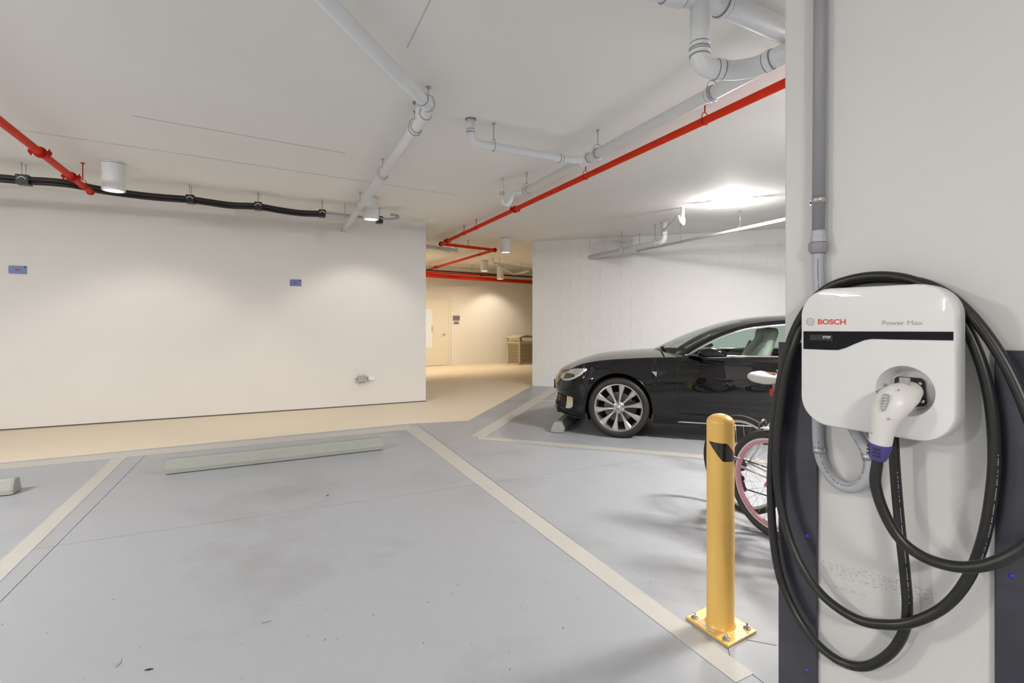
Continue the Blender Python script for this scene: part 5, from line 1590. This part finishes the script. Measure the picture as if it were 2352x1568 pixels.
# ------------------------------------------------------------------ bicycles behind the column
def bicycle(hub, rz, label, R=0.338, tire_r=0.019, tire='rubber', rim='bike_silver', rim2=None, frame='bike_white', saddle='saddle', fender=None, cruiser=False, gears=True, base=1.04, lean=0.0):
    t = thing('bicycle', (hub[0], hub[1], 0), label, 'bicycle', 'bicycles parked behind the column', rz=rz)
    t.rotation_euler = (lean, 0, rz)
    def bp(mb, name, mat, parent=t, **k): return mb.build(name, M[mat], parent, local=True, **k)
    Y = Vector((0, 1, 0))
    for x, nm in ((0.0, 'rear_wheel'), (base, 'front_wheel')):
        c = Vector((x, 0, R))
        w = bp(MB().torus(c, R - tire_r, tire_r, Y, 64, 12), nm, tire)
        rr0 = R - tire_r * 2
        bp(MB().lathe([(rr0 + 0.006, -0.012), (rr0 + 0.004, 0.012), (rr0 - 0.012, 0.010), (rr0 - 0.016, 0), (rr0 - 0.012, -0.010), (rr0 + 0.006, -0.012)], c, Y, 64), 'rim', rim, w)
        if rim2:
            bp(MB().lathe([(rr0 - 0.0105, -0.013), (rr0 - 0.0105, 0.013), (rr0 - 0.026, 0.011), (rr0 - 0.030, 0), (rr0 - 0.026, -0.011), (rr0 - 0.0105, -0.013)], c, Y, 64), 'rim_band', rim2, w)
        sp_ = MB()
        for k in range(28):
            a = 2 * PI * k / 28; b = a + (0.55 if k % 4 < 2 else -0.55); sy = 0.03 if k % 2 else -0.03
            sp_.rod(c + Vector((math.cos(b) * 0.02, sy, math.sin(b) * 0.02)), c + Vector((math.cos(a) * (rr0 - 0.012), 0, math.sin(a) * (rr0 - 0.012))), 0.0012, 4)
        o = bp(sp_, 'spokes', 'bike_silver', w); 
        bp(MB().lathe([(0.006, -0.065), (0.008, -0.05), (0.022, -0.034), (0.016, -0.028), (0.016, 0.028), (0.022, 0.034), (0.008, 0.05), (0.006, 0.065)], c, Y, 16), 'hub', 'bike_silver', w)
    bb_ = Vector((0.43, 0, 0.285)); st_top = Vector((0.285, 0, 0.80)); head_t = Vector((0.80, 0, 0.90)); head_b = Vector((0.845, 0, 0.76))
    rr_ = 0.019
    fr = MB()
    if cruiser:
        fr.sweep(catmull([st_top, Vector((0.55, 0, 0.74)), head_b], 6), 0.017, 10)
        fr.sweep(catmull([bb_, Vector((0.62, 0, 0.46)), head_b - Vector((0.0, 0, 0.03))], 6), rr_, 10)
    else:
        fr.rod(st_top - UP * 0.02, head_t - UP * 0.02, 0.016, 12)
        fr.rod(bb_, head_b, rr_, 12)
    fr.rod(bb_, st_top, 0.017, 12); fr.rod(head_b, head_t, 0.021, 12)
    for y in (-1, 1):
        fr.rod(bb_ + Y * (0.03 * y), Vector((0.0, 0.062 * y, R)), 0.010, 8)
        fr.rod(st_top - UP * 0.05 + Y * (0.018 * y), Vector((0.0, 0.062 * y, R)), 0.008, 8)
    bp(fr, 'frame', frame)
    fk = MB()
    for y in (-1, 1):
        fk.sweep(catmull([head_b, Vector((0.875, 0.052 * y, 0.66)), Vector((0.95, 0.055 * y, 0.48)), Vector((base, 0.058 * y, R))], 5), 0.012, 8)
    bp(fk, 'fork', frame)
    hbz = 1.06
    hb_ = MB().rod(head_t, head_t + Vector((-0.02, 0, 0.13)), 0.013, 8)
    hb_.sweep(catmull([Vector((0.62, -0.29, hbz - 0.02)), Vector((0.72, -0.27, hbz + 0.02)), Vector((0.80, -0.12, hbz + 0.0)), Vector((0.795, 0, hbz - 0.03)), Vector((0.80, 0.12, hbz)), Vector((0.72, 0.27, hbz + 0.02)), Vector((0.62, 0.29, hbz - 0.02))], 6), 0.011, 8)
    h = bp(hb_, 'handlebar', 'bike_silver')
    for y in (-1, 1):
        bp(MB().rod(Vector((0.60, 0.292 * y, hbz - 0.026)), Vector((0.70, 0.275 * y, hbz + 0.012)), 0.016, 10), 'grip', 'bike_black', h)
    top_s = Vector((0.235, 0, 0.985))
    bp(MB().rod(st_top - UP * 0.05, top_s - UP * 0.02, 0.013, 10), 'seat_post', 'grey_conduit')
    # saddle: wide at the back, narrow nose
    rows_ = []
    for x, hw_, zt_, zb_ in ((-0.155, 0.02, 0.012, -0.015), (-0.145, 0.075, 0.028, -0.035), (-0.11, 0.098, 0.036, -0.045), (-0.05, 0.090, 0.030, -0.052), (0.02, 0.055, 0.018, -0.040), (0.09, 0.030, 0.010, -0.030), (0.14, 0.022, 0.004, -0.026), (0.152, 0.008, -0.006, -0.018)):
        rows_.append([top_s + Vector((x, hw_ * math.sin(a), (zt_ if math.cos(a) > 0 else -zb_) * math.cos(a) * (1.0 if abs(math.sin(a)) < 0.95 else 0.6))) for a in [2 * PI * k / 18 for k in range(18)]])
    sm_ = MB().grid(rows_, True, True); sm_.face(rows_[0]); sm_.face(rows_[-1])
    sd = bp(sm_, 'saddle', saddle)
    bp(MB().box(top_s + Vector((-0.06, 0, -0.055)), 0.02, 0.02, 0.016), 'saddle_clamp', 'bike_black', sd)
    # red reflector on the post
    bp(MB().box(Vector((0.232, 0, 0.885)), 0.010, 0.016, 0.024), 'reflector', 'bike_red')
    bp(MB().box(top_s + Vector((-0.02, 0, 0.027)), 0.045, 0.010, 0.005), 'saddle_stripe', 'saddle_red', sd)
    # crank, chainring, pedals
    ck = MB().lathe([(0.0, 0.045), (0.085, 0.045), (0.09, 0.049), (0.085, 0.053), (0.0, 0.053)], bb_ - Y * 0.098, Y, 28)
    ck.rod(bb_ - Y * 0.06, bb_ + Y * 0.06, 0.016, 10)
    k_ = bp(ck, 'chainring', 'alloy_dark')
    for y, a in ((-1, 0.6), (1, 0.6 + PI)):
        e_ = bb_ + Vector((math.cos(a) * 0.17, 0.075 * y, -math.sin(a) * 0.17))
        bp(MB().rod(bb_ + Y * (0.07 * y), e_, 0.010, 8), 'crank', 'alloy_dark', k_)
        bp(MB().box(e_ + Y * (0.05 * y), 0.045, 0.045, 0.012), 'pedal', 'bike_black', k_)
    chn = MB().sweep([Vector((0.0, -0.045, R + 0.045)), bb_ + Vector((0, -0.05, 0.088))], 0.005, 6)
    chn.sweep([Vector((0.03, -0.045, R - 0.16 if gears else R - 0.045)), bb_ + Vector((0, -0.05, -0.088))], 0.005, 6)
    bp(chn, 'chain', 'bike_black')
    if gears:
        cs = MB()
        for k in range(6): cs.lathe([(0.014, 0), (0.024 + 0.005 * k, 0), (0.024 + 0.005 * k, 0.002), (0.014, 0.002)], Vector((0, -0.052 + k * 0.005, R)), Y, 20, smooth=False)
        bp(cs, 'sprockets', 'alloy_dark')
        dm = MB().sweep([Vector((0.005, -0.06, R - 0.01)), Vector((0.02, -0.062, R - 0.06)), Vector((0.03, -0.058, R - 0.09))], 0.013, 8)
        dm.box(Vector((0.035, -0.05, R - 0.125)), 0.014, 0.006, 0.045, Vector((0.94, 0, 0.34)), Y, Vector((-0.34, 0, 0.94)))
        for q in (Vector((0.028, -0.046, R - 0.09)), Vector((0.045, -0.046, R - 0.16))):
            dm.lathe([(0.0, -0.004), (0.02, -0.004), (0.02, 0.004), (0.0, 0.004)], q, Y, 14)
        bp(dm, 'derailleur', 'bike_black')
    # rim brake at the seat stays
    q = Vector((0.165, 0, 0.64))
    bk_ = MB()
    for y in (-1, 1): bk_.sweep([q + Vector((0.0, 0.0, 0.05)), q + Vector((-0.01, 0.035 * y, 0.02)), q + Vector((-0.015, 0.026 * y, -0.03))], 0.009, 6)
    bp(bk_, 'rim_brake', 'alloy_dark')
    if fender:
        for x, a0, a1 in ((0.0, 0.2, 1.78), (base, 0.7, 2.9)):
            rows_ = []
            for k in range(21):
                a = a0 + (a1 - a0) * k / 20
                d_ = Vector((math.cos(a), 0, math.sin(a)))
                rows_.append([Vector((x, 0, R)) + d_ * (R + 0.022 - 0.010 * (v * v)) + Y * (0.028 * v) for v in (-1, -0.5, 0, 0.5, 1)])
            fm_ = MB().grid(rows_, True)
            o = bp(fm_, 'fender', fender)
            so = o.modifiers.new('solid', 'SOLIDIFY'); so.thickness = 0.003
    return t
HA = at_z(1708, 1180); HA = Vector((1.655, 3.62, 0))
bicycle(HA, math.radians(-62), 'white bicycle with a white saddle and thin black tires behind the bollard', R=0.345, tire_r=0.019, lean=0.0)
HB = Vector((1.648, 3.20, 0))
bicycle(HB, math.radians(-67), 'cruiser bicycle with pink and white rims and dark brown tires behind the column', R=0.335, tire_r=0.026, tire='brown_tire', rim='bike_white', rim2='pink', frame='pink', saddle='bike_black', fender='bike_white', cruiser=True, gears=False)

# row of bicycles behind the camera, mirrored in the car's doors
ROW = [('bike_black', 'rubber', 'first'), ('bike_red', 'rubber', 'second'), ('bike_black', 'brown_tire', 'third'), ('sign_blue', 'rubber', 'fourth'), ('bike_red', 'rubber', 'fifth'), ('bike_black', 'rubber', 'last')]
for k, (fm_, tm_, nth) in enumerate(ROW):
    c_ = Vector((-2.9, -1.55, 0)) + CA * (0.82 * k) - CB * (0.25 * (k % 2))
    o = bicycle(c_, math.radians(-18 + 6 * (k % 3)), 'bicycle in the row mirrored in the car doors, %s from the nose end' % nth, tire=tm_, tire_r=0.024, rim='bike_black', frame=fm_, saddle='bike_black')
    o['group'] = 'bicycles mirrored in the car doors'
